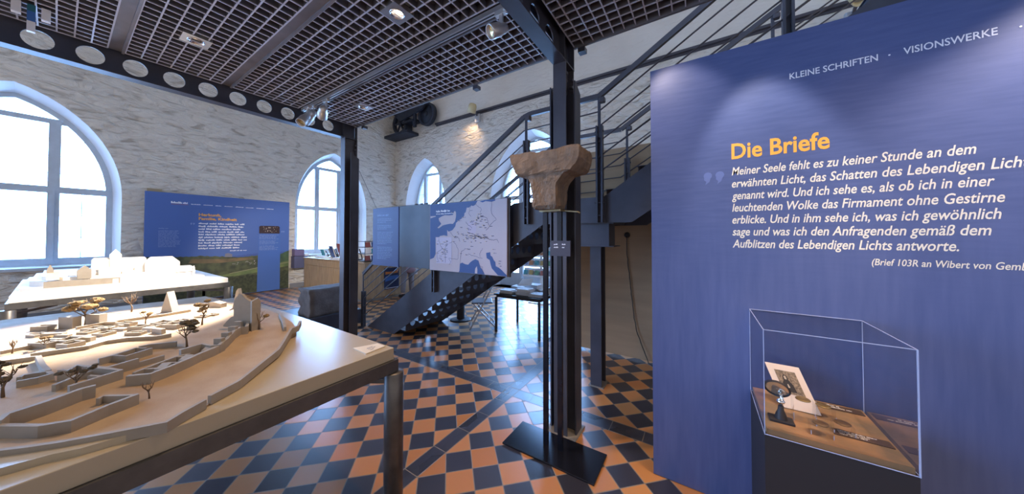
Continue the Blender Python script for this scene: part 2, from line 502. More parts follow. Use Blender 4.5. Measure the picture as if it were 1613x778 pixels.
def window(name, axis, t, wd, transom, mulls, depth, lites_low, door=False):
    sgn = -1 if axis == 'x' else 1
    c, hw, z0, zs, za = wd
    loop = arch(c, hw-0.10, z0+(0.06 if z0 > 0.1 else 0.01), zs, za-0.13)
    ta, tb = t+sgn*(depth-0.005), t+sgn*(depth+0.065)
    fr = MB()
    inn = stroke(axis, ta, tb, loop, 0.085, fr)
    def bx(a0, a1, zz0, zz1, d0=0.0, d1=0.0):
        lo, hi = min(ta+sgn*d0, tb-sgn*d1), max(ta+sgn*d0, tb-sgn*d1)
        if axis == 'x': fr.box((lo, a0, zz0), (hi, a1, zz1))
        else: fr.box((a0, lo, zz0), (a1, hi, zz1))
    ih = half_at(loop, c, transom)-0.05
    bx(c-ih, c+ih, transom-0.065, transom+0.065, -0.03, -0.0)
    top_tr = za-0.13-0.42
    ih2 = half_at(loop, c, top_tr)-0.04
    bx(c-ih2, c+ih2, top_tr-0.05, top_tr+0.05, 0.008, 0.006)
    for mx_ in mulls:
        bx(c+mx_-0.07, c+mx_+0.07, loop[0][1]+0.03, top_tr, -0.02 if mx_ == mulls[0] else 0.004, -0.006)
        bx(c+mx_-0.012, c+mx_+0.012, loop[0][1]+0.03, transom, -0.045)
    # sash rails
    zb = loop[0][1]
    edges = [c-(hw-0.10)+0.06] + [c+m_ for m_ in mulls] + [c+(hw-0.10)-0.06]
    bx(c-(hw-0.10)+0.03, c+(hw-0.10)-0.03, zb+0.05, zb+0.14, 0.012, 0.009)
    for i in range(len(edges)-1):
        a0, a1 = edges[i], edges[i+1]
        # fine glazing bars
        mid = (a0+a1)/2
        for q in range(1, lites_low+1):
            z = zb+0.1+(transom-zb-0.15)*q/(lites_low+1)
            bx(a0+0.03, a1-0.03, z-0.006, z+0.006, 0.03, 0.03)
        bx(mid-0.006, mid+0.006, zb+0.1, transom, 0.03, 0.03)
        for q in range(1, 4):
            z = transom+(top_tr-transom)*q/4
            hh = half_at(loop, c, z)-0.06
            aa, bb = max(a0, c-hh), min(a1, c+hh)
            if bb-aa > 0.1: bx(aa, bb, z-0.006, z+0.006, 0.03, 0.03)
    if door:
        bx(c-(hw-0.10)+0.03, c+(hw-0.10)-0.03, zb+0.0, zb+0.42, 0.02, 0.015)
    o = thing(name, None, None); o['kind'] = 'structure'
    for k in ('label', 'category'):
        if k in o: del o[k]
    fr.build('window_frame', winframe, o)
    g = MB()
    tm = t+sgn*(depth+0.035)
    tris = tessellate_polygon([[Vector((p[0], p[1], 0)) for p in inn]])
    g.add([P3(axis, tm, p) for p in inn], [tuple(x) for x in tris])
    g.build('pane', glass, o, fix=False)
    s = MB()
    if z0 > 0.1:
        a, b_ = c-hw-0.02, c+hw+0.02
        if axis == 'x': s.box((t-depth, a+0.05, z0-0.02), (t+0.05, b_-0.05, z0+0.035))
        else: s.box((a+0.05, t-0.05, z0-0.02), (b_-0.05, t+depth, z0+0.035))
        s.build('window_sill', winframe, o)
    return o
window('window_1', 'x', XL, WIN['x'][0], 2.53, [0.42], 0.30, 2)
window('window_2', 'x', XL, WIN['x'][1], 2.53, [-0.42, 0.30], 0.30, 2)
window('window_3', 'y', YB, WIN['y'][0], 2.53, [-0.42, 0.42], 0.42, 2)
window('door_1', 'y', YB, WIN['y'][1], 2.83, [-0.55, 0.45], 0.42, 1, True)

# baseboards and the blue heater box below the first window
b = MB(); b.box((XL-0.001, 3.9, 0), (XL+0.025, YB, 0.14)); b.box((XL-0.001, -4, 0), (XL+0.025, 1.0, 0.14))
struct(b.build('baseboard_left', mat('grey_plinth', (0.22, 0.22, 0.23), 0.7)))
b = MB(); b.box((XL, YB-0.025, 0), (-5.75, YB+0.001, 0.14)); b.box((-2.75, YB-0.025, 0), (7, YB+0.001, 0.14))
struct(b.build('baseboard_back', mat('grey_plinth', (0.2,0.2,0.2))))
# roof over the tall hall
r_ = MB(); r_.box((XL-0.7, -6, ZT), (7.0, YB+1.3, ZT+0.2))
struct(r_.build('roof', mat('roof_plaster', (0.55, 0.54, 0.52), 0.9)))

# ------------------------------------------------------------------ gallery: egg-crate ceiling, slab, beams, purlins
ZC, YE = 3.22, 2.40           # underside of the grating, front edge of the gallery
CELL = 0.083
XB1, XB2 = -4.34, -0.962      # the two cellular beams
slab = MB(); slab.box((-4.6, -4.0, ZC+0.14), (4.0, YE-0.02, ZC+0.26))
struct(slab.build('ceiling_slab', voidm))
PUR = [-1.19, -0.49, 0.235, 1.02, 1.70]
def grate(x0, x1, y0, y1, mb):
    nx = max(1, round((x1-x0)/CELL)); ny = max(1, round((y1-y0)/CELL))
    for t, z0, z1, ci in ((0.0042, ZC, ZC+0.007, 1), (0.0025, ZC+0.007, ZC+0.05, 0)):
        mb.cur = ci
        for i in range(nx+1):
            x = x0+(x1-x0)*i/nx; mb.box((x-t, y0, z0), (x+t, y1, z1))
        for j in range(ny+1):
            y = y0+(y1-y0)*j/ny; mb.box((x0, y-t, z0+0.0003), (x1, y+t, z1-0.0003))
    mb.cur = 0
rows = [(-1.9, -1.27), (-1.19, -0.50), (-0.42, 0.212), (0.304, 0.924), (1.014, 1.634), (1.752, YE-0.015)]
xs = [(XB1+0.06, XB2-0.06), (XB2+0.062, 2.4)]
mb = MB()
for (y0, y1) in rows:
    for (x0, x1) in xs: grate(x0, x1, y0, y1, mb)
mb.box((XB1, YE-0.02, ZC-0.012), (XB2-0.06, YE, ZC+0.14)); mb.box((XB2+0.06, YE-0.02, ZC-0.012), (4.0, YE, ZC+0.14))
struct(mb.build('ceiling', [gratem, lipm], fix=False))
pl = ['channel purlin above the camera side of the gallery', 'second channel purlin from the gallery back',
      'grey brown ceiling purlin meeting the perforated beam at far left', 'wide grey brown ceiling purlin between the two downlight rows',
      'narrow ceiling purlin carrying the lighting track']
for i, y in enumerate(PUR):
    if i < 2: continue
    p = MB(); ya, yb = [(0.216, 0.300), (0.928, 1.010), (1.690, 1.748)][i-2]
    X0p, X1p = XB1+0.055, XB2-0.058
    p.box((X0p, ya, ZC+0.004), (X1p, yb-0.016, ZC+0.016)); p.box((X0p, ya, ZC+0.016), (X1p, ya+0.006, ZC+0.12))
    p.box((X0p, yb-0.016, ZC-0.010), (X1p, yb, ZC+0.006)); p.box((X0p, yb-0.006, ZC+0.006), (X1p, yb, ZC+0.12))
    tag(p.build('steel_purlin', purlinm), pl[i], 'purlin')
def cellular_beam(x, label, ymin, y1):
    o = thing('perforated_beam', label, 'beam', (x, y1, 3.02))
    z0, z1 = 3.02, ZC+0.13
    fl = MB(); fl.box((x-0.056, ymin, z0), (x+0.056, y1, z0+0.012)); fl.box((x-0.056, ymin, z1-0.012), (x+0.056, y1, z1))
    fl.build('flange', steel, o)
    wb = MB(); r = 0.072
    holes = []
    y = 0.132 - 0.2355*14
    while y < y1-0.2:
        if y > ymin+0.15: holes.append([(y+r*math.cos(t*PI/12), 3.135+r*math.sin(t*PI/12)) for t in range(24)])
        y += 0.2355
    wb.prism([(ymin, z0+0.012), (y1-0.02, z0+0.012), (y1-0.02, z1-0.012), (ymin, z1-0.012)], x-0.005, x+0.005, 'x', holes)
    wb.build('web', steel, o)
    e = MB(); e.box((x-0.05, y1-0.2, z0+0.012), (x-0.006, y1-0.188, z1-0.012)); e.box((x+0.006, y1-0.2, z0+0.012), (x+0.05, y1-0.188, z1-0.012))
    e.box((x-0.056, y1-0.012, z0+0.0), (x+0.056, y1, z1))
    e.build('stiffener', steel, o)
    return o
cellular_beam(XB1, 'dark perforated steel beam with round holes running along the left ceiling edge', -3.0, YE)
cellular_beam(XB2, 'dark perforated steel beam resting on the column by the stone capital', -3.0, YE)
def column(x, label, ztop, zside):
    o = thing('steel_column', label, 'column', (x, 2.30, 0))
    c = MB(); c.box((x-0.056, 2.21, 0.012), (x+0.056, 2.222, ztop)); c.box((x-0.006, 2.222, 0.012), (x+0.006, 2.378, ztop)); c.box((x-0.056, 2.378, 0.012), (x+0.056, 2.39, ztop))
    c.build('inner_profile', steel2, o)
    for s in (-1, 1):
        p = MB(); xa = x+s*0.108
        p.prism([(2.265, 0.012), (2.385, 0.012), (2.385, zside-0.05), (2.265, zside+0.02)], xa-0.006, xa+0.006, 'x')
        p.box((min(x+s*0.006, xa), 2.318, 0.012), (max(x+s*0.006, xa), 2.330, zside-0.06))
        p.build('side_plate', steel, o)
    b_ = MB(); b_.box((x-0.13, 2.19, 0), (x+0.13, 2.42, 0.012)); b_.build('base_plate', mat('worn_grey_base', (0.25,0.23,0.2), 0.6), o)
    bt = MB()
    for yy in (2.235, 2.365): bt.tube([(x+0.04, yy, ztop-0.09), (x+0.062, yy, ztop-0.09)], 0.012, 6); bt.tube([(x+0.03, yy, ztop-0.15), (x+0.056, yy, ztop-0.15)], 0.012, 6)
    bt.build('bolts', steel2, o)
    return o
column(XB1+0.02, 'dark steel column left of the staircase carrying the far perforated beam', 3.02, 2.78)
column(XB2, 'dark steel column directly behind the stone capital', 3.02, 2.85)

# ------------------------------------------------------------------ ceiling lamps
warmglass = mat('lit_lamp_lens', (1.0, 0.82, 0.58), 0.4, emit=9.0)
dimglass = mat('golden_reflector', (0.42, 0.30, 0.14), 0.25, 0.9)
def light(kind, name, loc, energy, col, parent=None, target=None, size=0.03, cone=100, blend=1.0):
    l = bpy.data.lights.new(name, kind); l.energy = energy; l.color = col
    if kind == 'SPOT': l.spot_size = R(cone); l.spot_blend = blend; l.shadow_soft_size = size
    o = bpy.data.objects.new(name, l); C.objects.link(o); o.location = loc
    if target is not None:
        o.rotation_euler = (Vector(target)-Vector(loc)).to_track_quat('-Z', 'Y').to_euler()
    if parent: put(o, parent)
    return o
def downlight(x, y, label, energy, on=True, cone=110, col=WARM):
    o = thing('recessed_downlight', label, 'ceiling light', (x, y, ZC))
    M = Matrix.Translation((x, y, ZC))
    p = MB(); a = 0.083
    ring = [(0.046*math.cos(t*PI/12), 0.046*math.sin(t*PI/12)) for t in range(24)]
    p.prism([(x-a, y-a), (x+a, y-a), (x+a, y+a), (x-a, y+a)], ZC-0.006, ZC+0.03, 'z', [[(x+q[0], y+q[1]) for q in ring]])
    p.build('plate', alum, o)
    r_ = MB(); r_.lathe([(0.052, -0.008), (0.050, -0.012), (0.045, -0.010), (0.040, 0.012), (0.034, 0.03)], 24, M); r_.build('reflector_ring', chrome, o)
    d = MB(); d.lathe([(0.0005, 0.018), (0.036, 0.018)], 20, M); d.build('lens', warmglass if on else mat('grey_lens', (0.7,0.7,0.75), 0.1), o, fix=False)
    if energy: light('SPOT', 'downlight_glow', (x, y, ZC-0.02), energy, col, o, (x, y, 0), 0.03, cone, 0.9)
    return o
downlight(-1.84, 1.315, 'lit square recessed downlight in the ceiling grating near the lighting track', E_DOWN*1.5)
downlight(-3.50, 0.60, 'square recessed downlight over the white model, between two purlins', 0, on=False)
downlight(-3.54, 2.05, 'square recessed downlight beside the far left column top', 0, on=False)
downlight(0.95, 1.315, 'recessed downlight in front of the blue text wall', E_DOWN*0.8)
downlight(-1.70, -0.15, 'recessed downlight above the near model table', E_DOWN*0.3, col=SOFT)
downlight(-0.35, 1.315, 'recessed downlight above the free floor', E_DOWN*0.55)

YT = 1.660
t_ = thing('lighting_track', 'long aluminium lighting track under the ceiling carrying the spotlights', 'light track', (-2.5, YT, ZC))
m_ = MB(); m_.box((XB1+0.12, YT-0.018, ZC-0.045), (XB2-0.065, YT+0.018, ZC-0.010)); m_.build('rail', alum, t_)
m_ = MB(); m_.box((XB1+0.12, YT-0.005, ZC-0.0475), (XB2-0.065, YT+0.005, ZC-0.044)); m_.build('slot', blackp, t_)
t_ = thing('lighting_track', 'lighting track above the blue text wall', 'light track', (0.9, YT, ZC))
m_ = MB(); m_.box((XB2+0.065, YT-0.018, ZC-0.045), (2.4, YT+0.018, ZC-0.010)); m_.build('rail', alum, t_)

def spotlight(x, y, ztop, target, label, energy, stem=0.11, scale=1.0, col=WARM, cone=40, lens=None, side=0.03):
    """track spotlight: adapter, stem, cylindrical head with reflector"""
    o = thing('track_spotlight', label, 'spotlight', (x, y, ztop))
    a = MB(); a.box((x-0.045, y-0.017, ztop-0.03), (x+0.045, y+0.017, ztop)); a.tube([(x+0.06, y, ztop-0.015), (x+0.03, y, ztop-0.015)], 0.02, 10)
    a.build('adapter', lampm, o)
    s_ = MB(); s_.bbox((x-0.016*scale, y-0.008, ztop-stem-0.05*scale), (x+0.016*scale, y+0.008, ztop-0.025), 0.003); s_.build('stem', lampm, o)
    piv = Vector((x, y-side*scale, ztop-stem-0.03*scale))
    d = (Vector(target)-piv).normalized()
    M = Matrix.Translation(piv) @ d.to_track_quat('Z', 'Y').to_matrix().to_4x4() @ Matrix.Scale(scale, 4)
    h = MB()
    h.lathe([(0.0, -0.07), (0.030, -0.065), (0.036, -0.045), (0.036, -0.02), (0.044, -0.01), (0.048, 0.06), (0.048, 0.075), (0.044, 0.075), (0.041, 0.06), (0.020, 0.02)], 24, M)
    h.build('head', lampm, o)
    l_ = MB(); l_.lathe([(0.0005, 0.045), (0.042, 0.055)], 20, M); l_.build('reflector', lens or dimglass, o, fix=False)
    k = MB(); k.tube([(x, y-0.02, piv.z), (x, y+0.02, piv.z)], 0.012, 8); k.build('pivot', lampm, o)
    if energy: light('SPOT', 'spotlight_glow', piv+d*0.09*scale, energy, col, o, target, 0.03, cone, 0.6)
    return o
ZT_ = ZC-0.045
spotlight(-1.16, YT, ZT_, (-1.9, 0.4, 2.2), 'silver spotlight at the track end beside the perforated beam on the column', 0, 0.12)
spotlight(-3.94, YT, ZT_, (-6.2, 0.55, 1.0), 'silver track spotlight hanging nearest the left beam, tilted down', E_SPOT*9, 0.10, 1.25, cone=40, col=SOFT)
spotlight(-3.62, YT, ZT_, (-9.6, 3.7, 0.8), 'silver track spotlight next to the left pair, pointing sideways', 700, 0.12, 1.15, cone=40, col=SOFT)
spotlight(-3.86, YT-0.09, ZT_-0.06, (-3.25, 0.2, 0.98), 'small round silver spotlight below the left pair of track lamps', E_SPOT*13.0, 0.12, 1.1, cone=32, col=(1.0, 0.9, 0.78))
spotlight(-0.30, YT, ZT_, (-0.10, 2.2, 2.40), 'track spotlight aimed at the top left corner of the blue text wall', 17, 0.1, cone=48, col=(1.0, 0.84, 0.80))
spotlight(0.25, YT, ZT_, (0.32, 2.2, 2.00), 'track spotlight aimed at the heading of the blue text wall', 38, 0.1, cone=44, col=(1.0, 0.90, 0.86))
spotlight(0.95, YT, ZT_, (0.45, 2.0, 0.85), 'track spotlight aimed at the glass case', 60, 0.1, cone=30)
spotlight(1.6, YT, ZT_, (1.35, 2.2, 1.2), 'track spotlight aimed at the right part of the blue text wall', 75, 0.1, cone=90, col=(1.0, 0.86, 0.86))
# hanging lamp cut by the top left picture corner
hx, hy = -3.93, -0.12
o = thing('hanging_spotlight', 'slim white and blue hanging lamp at the top left picture corner', 'spotlight', (hx, hy, ZC))
m_ = MB(); m_.box((hx-0.016, hy-0.016, 3.03), (hx+0.016, hy+0.016, 3.10)); m_.build('white_tip', mat('white_enamel', (0.85,0.87,0.9), 0.3), o)
m_ = MB(); m_.box((hx-0.016, hy-0.016, 3.10), (hx+0.016, hy+0.016, 3.17)); m_.build('blue_sleeve', mat('blue_sleeve', (0.05,0.16,0.45), 0.4), o)
m_ = MB(); m_.box((hx-0.016, hy-0.016, 3.17), (hx+0.016, hy+0.016, ZC-0.002)); m_.build('teal_sleeve', mat('teal_sleeve', (0.03,0.16,0.2), 0.4), o)
for s in (-1, 1):
    m_ = MB(); m_.box((hx-0.02, hy+s*0.055-0.018, 3.135), (hx+0.02, hy+s*0.055+0.018, ZC-0.002)); m_.build('side_flap', mat('white_enamel', (0.8,)*3), o)

# ------------------------------------------------------------------ staircase
YN, YF = 3.0, 3.95
st = thing('staircase', 'dark steel staircase with perforated risers, landing and rod railings', 'staircase', (-4.9, 3.45, 0))
def stringer_poly(d):
    return [(-4.98, 0.0), (-4.23+0.11*d, 0.0), (-1.51+0.09*d, 1.735),  (-0.56, 1.735), (1.62, 3.19), (1.62, 3.64), (-0.826, 2.0), (-1.906, 2.0), (-4.95, 0.02)]
for y in (YN, YF):
    s_ = MB(); s_.prism(stringer_poly(1.0 if y == YF else 0.0), y-0.006 if y == YF else y, y+0.006 if y == YF else y+0.012, 'y')
    s_.build('stringer', steel, st)
RISE, RUN = 0.20, 0.30
def flight(x0, z0, n):
    for i in range(n):
        x = x0+RUN*i; z = z0+RISE*i
        r_ = MB(); zb = max(z, 0.0)
        holes = []
        if z > 0:
            for k in range(5):
                cy = 3.15+k*0.165
                holes.append([(cy+0.050*math.cos(t*PI/10), z+RISE*0.50+0.050*math.sin(t*PI/10)) for t in range(20)])
        r_.prism([(YN+0.014, zb), (YF-0.01, zb), (YF-0.01, z+RISE-0.006), (YN+0.014, z+RISE-0.006)], x, x+0.005, 'x', holes)
        r_.build('riser', steel, st)
        if i < n-1:
            t = MB(); t.box((x-0.012, YN+0.014, z+RISE-0.006), (x+RUN+0.005, YF-0.01, z+RISE)); t.build('tread', steel, st)
flight(-4.25, -0.10, 10)
flight(-0.80, 1.876, 8)
l_ = MB(); l_.box((-1.555, YN+0.012, 1.86), (-0.80, YF-0.006, 1.876))
for xx in (-1.4, -1.1, -0.87): l_.box((xx, YN+0.012, 1.74), (xx+0.05, YF-0.006, 1.86))
l_.build('landing', steel, st)
l_ = MB(); l_.box((1.62, YE, 3.2), (2.6, YF+0.02, 3.36)); l_.build('upper_landing', steel, st)
def rail_z(x, off=0.0):
    if x < -1.745: return 3.0-0.0+0.617*(x+1.745)+off
    if x < -0.858: return 3.02+off
    return 3.02+0.605*(x+0.858)+off
for y, dz, xa in ((YN-0.035, 0.0, -4.78), (YF+0.0, -0.035, -4.9)):
    h = MB()
    def seg(p, q): h.bar((p[0], y, p[1]+dz), (q[0], y, q[1]+dz), 0.035, 0.05)
    pts = [(-5.06, 0.93), (xa, rail_z(xa)), (-1.745, 3.0), (-1.66, 3.02), (-0.858, 3.02), (1.62, rail_z(1.62))]
    if y > 3.5: pts = pts[1:]
    for a, b_ in zip(pts[:-1], pts[1:]): seg(a, b_)
    h.build('handrail', steel2, st)
    for k in range(1, 6):
        off = -0.155*k
        r1 = MB(); r1.tube([(-5.04, y, rail_z(-5.04, off)+dz), (-1.74, y, rail_z(-1.75, off)+dz), (-0.865, y, 3.02+off+dz), (1.6, y, rail_z(1.6, off)+dz)], 0.0075, 6)
        r1.build('rod', steel2, st)
    for x, zb, zt in ((-5.06, 0.0, 0.62), (-3.265, 0.79, 1.75), (-1.712, 1.74, 2.72), (-0.856, 1.74, 2.72), (0.57, 2.42, 3.62)):
        if y > 3.5 and x in (-5.06, -3.265): continue
        xx = x if y < 3.5 else x+0.07
        p = MB(); zr = rail_z(xx)+dz if x > -5 else 0.94
        ya, yb_ = (y-0.02, y+0.035) if y < 3.5 else (y-0.02, y+0.02)
        if y > 3.5: zb, zt = max(zb, 2.0 if x < 0 else 2.9), zt-0.12
        p.box((xx-0.034, ya, zb), (xx-0.016, yb_, zt)); p.box((xx+0.016, ya, zb), (xx+0.034, yb_, zt)); p.box((xx-0.016, yb_-0.012, zb+0.02), (xx+0.016, yb_, zt-0.02))
        p.box((xx-0.014, y-0.006, zt-0.12), (xx+0.014, y+0.006, zr))
        for zz in (zb+0.07, zb+0.2, zt-0.06): p.tube([(xx-0.045, y, zz), (xx+0.045, y, zz)], 0.011, 6)
        p.build('post', steel, st)
        if x > -4:
            k_ = MB(); k_.bbox((xx+0.0, y-0.03, zr-0.075), (xx+0.06, y+0.03, zr-0.02), 0.012); k_.build('rail_bracket', steel2, st)
bx_ = MB(); bx_.box((-1.30, 3.06, 1.50), (-0.79, 3.30, 1.735)); bx_.box((-1.34, 3.04, 1.49), (-0.74, 3.32, 1.50)); bx_.box((-1.34, 3.04, 1.725), (-0.74, 3.32, 1.735)); bx_.build('landing_beam', steel, st)
lb = MB(); lb.box((-0.835, 2.985, 1.735), (-0.80, 3.0, 2.0)); lb.build('landing_edge', steel, st)
# column below the landing
o = thing('steel_column', 'short dark steel column under the stair landing in front of the brown partition', 'column', (-0.95, 3.2, 0))
c = MB(); c.box((-1.008, 3.122, 0.01), (-0.892, 3.134, 1.489)); c.box((-0.956, 3.134, 0.01), (-0.944, 3.276, 1.489)); c.box((-1.008, 3.276, 0.01), (-0.892, 3.288, 1.489))
c.build('profile', steel, o)
c = MB(); c.box((-1.03, 3.11, 0), (-0.87, 3.30, 0.01)); c.build('base_plate', mat('worn_grey_base', (0.2,)*3), o)

# brown partition behind the stairs, its socket and cable
p = MB(); p.box((-1.45, 4.04, 0.035), (3.2, 4.08, 2.775))
for xx in (-1.3, 0.2, 2.0): p.box((xx, 4.045, 0), (xx+0.05, 4.075, 0.036))
struct(p.build('wall_stair', parti))
o = thing('wall_socket', 'round black socket on the brown partition under the landing', 'socket', (-0.81, 4.03, 1.615))
s_ = MB(); s_.lathe([(0.0, 0.022), (0.030, 0.020), (0.036, 0.012), (0.036, 0.0)], 20, Matrix.Translation((-0.81, 4.039, 1.615)) @ Matrix.Rotation(PI/2, 4, 'X')); s_.build('cover', blackp, o)
cb = MB(); rr = random.Random(3)
pts = [(-0.81, 4.018, 1.59), (-0.812, 4.02, 1.45), (-0.80, 4.022, 1.25), (-0.775, 4.02, 1.0), (-0.755, 4.022, 0.8), (-0.735, 4.02, 0.6), (-0.70, 4.015, 0.40), (-0.63, 4.005, 0.20), (-0.56, 3.99, 0.03), (-0.5, 3.98, 0.007), (-0.3, 3.99, 0.007)]
sm_pts = []
for a, b_ in zip(pts[:-1], pts[1:]):
    for q in range(4):
        t = q/4; sm_pts.append(tuple(a[i]+(b_[i]-a[i])*t+(rr.uniform(-.004, .004) if i == 0 else 0) for i in range(3)))
sm_pts.append(pts[-1])
cb.tube(sm_pts, 0.0055, 6)
tag(cb.build('power_cable', blackp), 'thin black cable hanging from the round socket down the brown partition', 'cable')

# crane rail along the back wall, trolley, lamps on the rail
m_ = MB(); m_.box((-8.2, YB-0.09, 5.70), (6.8, YB, 5.755)); m_.box((-8.2, YB-0.03, 5.655), (6.8, YB, 5.70))
struct(m_.build('trim_1', steel2))
o = thing('crane_trolley', 'dark iron crane trolley with spoked wheels high in the far left corner', 'crane trolley', (-9.3, 7.3, 5.6))
darkiron = mat('dark_iron', (0.032, 0.040, 0.062), 0.6, 0.3, var=0.3)
def wheel(cx, cz, r, y, solid=False):
    W = MB(); Mw = Matrix.Translation((cx, y, cz)) @ Matrix.Rotation(PI/2, 4, 'X')
    W.lathe([(r, -0.09), (r, 0.05), (r*0.98, 0.06), (r*0.8, 0.06), (r*0.78, 0.03), (r*0.78, -0.05), (r*0.8, -0.09), (r, -0.09)], 28, Mw)
    if solid: W.lathe([(0.0, 0.045), (r*0.8, 0.03), (r*0.8, -0.02), (0.0, -0.03)], 28, Mw)
    for k in range(0 if solid else 6):
        t = k*PI/3; W.bar((cx+0.05*math.cos(t), y, cz+0.05*math.sin(t)), (cx+r*0.8*math.cos(t), y, cz+r*0.8*math.sin(t)), 0.06, 0.05, (0,1,0))
    W.lathe([(0.0, 0.1), (0.09, 0.09), (0.10, 0.0), (0.10, -0.09), (0.0, -0.1)], 16, Mw)
    W.build('wheel', darkiron, o)
wheel(-9.95, 6.06, 0.44, 7.30); wheel(-8.42, 6.08, 0.42, 7.30, True)
m_ = MB()
m_.prism([(-9.75, 6.02), (-8.45, 6.22), (-8.35, 6.33), (-8.42, 6.45), (-8.62, 6.50), (-9.75, 6.38), (-9.95, 6.22)], 7.10, 7.18, 'y')
m_.box((-9.6, 7.18, 5.66), (-9.5, 7.5, 6.2)); m_.box((-8.98, 7.12, 5.66), (-8.86, 7.2, 6.15)); m_.box((-9.6, 7.12, 5.9), (-8.9, 7.45, 5.98))
m_.build('frame', darkiron, o)
m_ = MB(); m_.prism([(-10.3, 6.42), (-9.6, 6.60), (-8.9, 6.68), (-8.9, 6.78), (-9.4, 6.86), (-10.2, 6.7)], 6.95, 7.45, 'y'); m_.prism([(-9.3, 6.8), (-8.7, 6.66), (-8.72, 6.74), (-9.2, 6.98)], 7.0, 7.4, 'y'); m_.build('winch', darkiron, o)
m_ = MB(); m_.box((XL, 7.05, 5.50), (-9.2, YB, 5.60)); m_.build('end_plate', darkiron, o)
def rail_lamp(x, z, label, tgt, e):
    o = thing('wall_spotlight', label, 'spotlight', (x, YB-0.05, z))
    a = MB(); a.bbox((x-0.10, YB-0.18, z-0.38), (x+0.10, YB-0.101, z-0.12), 0.02); a.build('transformer_box', mat('pale_grey_housing', (0.42,0.43,0.45), 0.5), o)
    piv = Vector((x, YB-0.42, z)); d = (Vector(tgt)-piv).normalized()
    Mr = Matrix.Translation(piv) @ d.to_track_quat('Z', 'Y').to_matrix().to_4x4()
    h = MB(); h.lathe([(0.0, -0.14), (0.10, -0.12), (0.13, -0.05), (0.14, 0.16), (0.12, 0.16), (0.10, 0.02)], 24, Mr); h.build('head', mat('cream_lamp_housing', (0.62,0.52,0.30), 0.4), o)
    l_ = MB(); l_.lathe([(0.0005, 0.05), (0.105, 0.06)], 20, Mr); l_.build('lens', mat('grey_lamp_lens', (0.3,0.3,0.3), 0.2), o, fix=False)
    b_ = MB(); b_.bar((x, YB-0.12, z-0.2), (x, YB-0.40, z-0.05), 0.04); b_.build('arm', steel2, o)
    if e: light('SPOT', 'wall_lamp_glow', piv+d*0.2, e, WARM, o, tgt, 0.05, 110, 1.0)
    return o
rail_lamp(-6.12, 5.72, 'cream spotlight mounted on the dark rail high on the back wall above the stair', (-7.0, YB, 4.0), 40)
rail_lamp(2.25, 5.62, 'cream spotlight on the back wall rail above the blue text wall', (2.8, 3.0, 0.5), 0)
# small ceiling-edge clips
for xx, lb_ in ((-4.13, 'small dark clip under the gallery edge by the left column'), (-2.01, 'small dark clip under the middle of the gallery edge'), (-0.84, 'small dark clip under the gallery edge beside the column by the capital')):
    m_ = MB(); m_.box((xx-0.03, YE-0.01, ZC-0.05), (xx+0.03, YE+0.05, ZC-0.012)); m_.box((xx-0.012, YE-0.008, ZC-0.013), (xx+0.012, YE+0.006, ZC+0.01))
    tag(m_.build('edge_clip', steel), lb_, 'clip')

# ------------------------------------------------------------------ lettering
def text_geo(s, bold=0.0, shear=0.0):
    cu = bpy.data.curves.new('t', 'FONT'); cu.body = s; cu.size = 1.0; cu.offset = bold; cu.shear = shear
    cu.resolution_u = 3; cu.fill_mode = 'FRONT'
    ob = bpy.data.objects.new('t', cu); C.objects.link(ob)
    dg = bpy.context.evaluated_depsgraph_get(); dg.update()
    me = bpy.data.meshes.new_from_object(ob.evaluated_get(dg))
    vs = [v.co.copy() for v in me.vertices]; fs = [list(p.vertices) for p in me.polygons]
    bpy.data.objects.remove(ob); bpy.data.curves.remove(cu); bpy.data.meshes.remove(me)
    return vs, fs
CAPH = max(v.y for v in text_geo('H')[0])
def put_text(mb, s, org, ux, uz, cap, width, bold=0.0, shear=0.0):
    """letters on a plane: org = baseline start, ux = reading direction, uz = up, cap height, full width"""
    vs, fs = text_geo(s, bold, shear)
    x0 = min(v.x for v in vs); x1 = max(v.x for v in vs)
    kx = width/(x1-x0) if width else cap/CAPH
    kz = cap/CAPH
    org = Vector(org); ux = Vector(ux); uz = Vector(uz)
    mb.add([org + ux*((v.x-x0)*kx) + uz*(v.y*kz) for v in vs], fs)
def greek(mb, org, ux, uz, width, h, rnd, wl=(3, 9), gap=0.6):
    """a line of type too small to read: word-long strokes with uneven tops"""
    org = Vector(org); ux = Vector(ux); uz = Vector(uz)
    x = 0.0
    while x < width-h:
        L = min(rnd.uniform(*wl)*h*0.62, width-x)
        y = x
        while y < x+L-0.2*h:
            c = min(rnd.uniform(0.35, 0.62)*h, x+L-y); hh = h*rnd.choice((0.62, 0.62, 0.62, 1.0, 0.9)); lo = -0.25*h if rnd.random() < 0.1 else 0
            a = org+ux*y+uz*lo; b_ = org+ux*(y+c*0.86)+uz*lo
            mb.add([a, b_, b_+uz*(hh-lo), a+uz*(hh-lo)], [(0, 1, 2, 3)])
            y += c
        x += L+gap*h
def quad(mb, org, ux, uz, w_, h_):
    a = Vector(org); u = Vector(ux)*w_; v = Vector(uz)*h_
    mb.add([a, a+u, a+u+v, a+v], [(0, 1, 2, 3)])
def plate(mb, poly, t0, t1, axis): mb.prism(poly, t0, t1, axis)
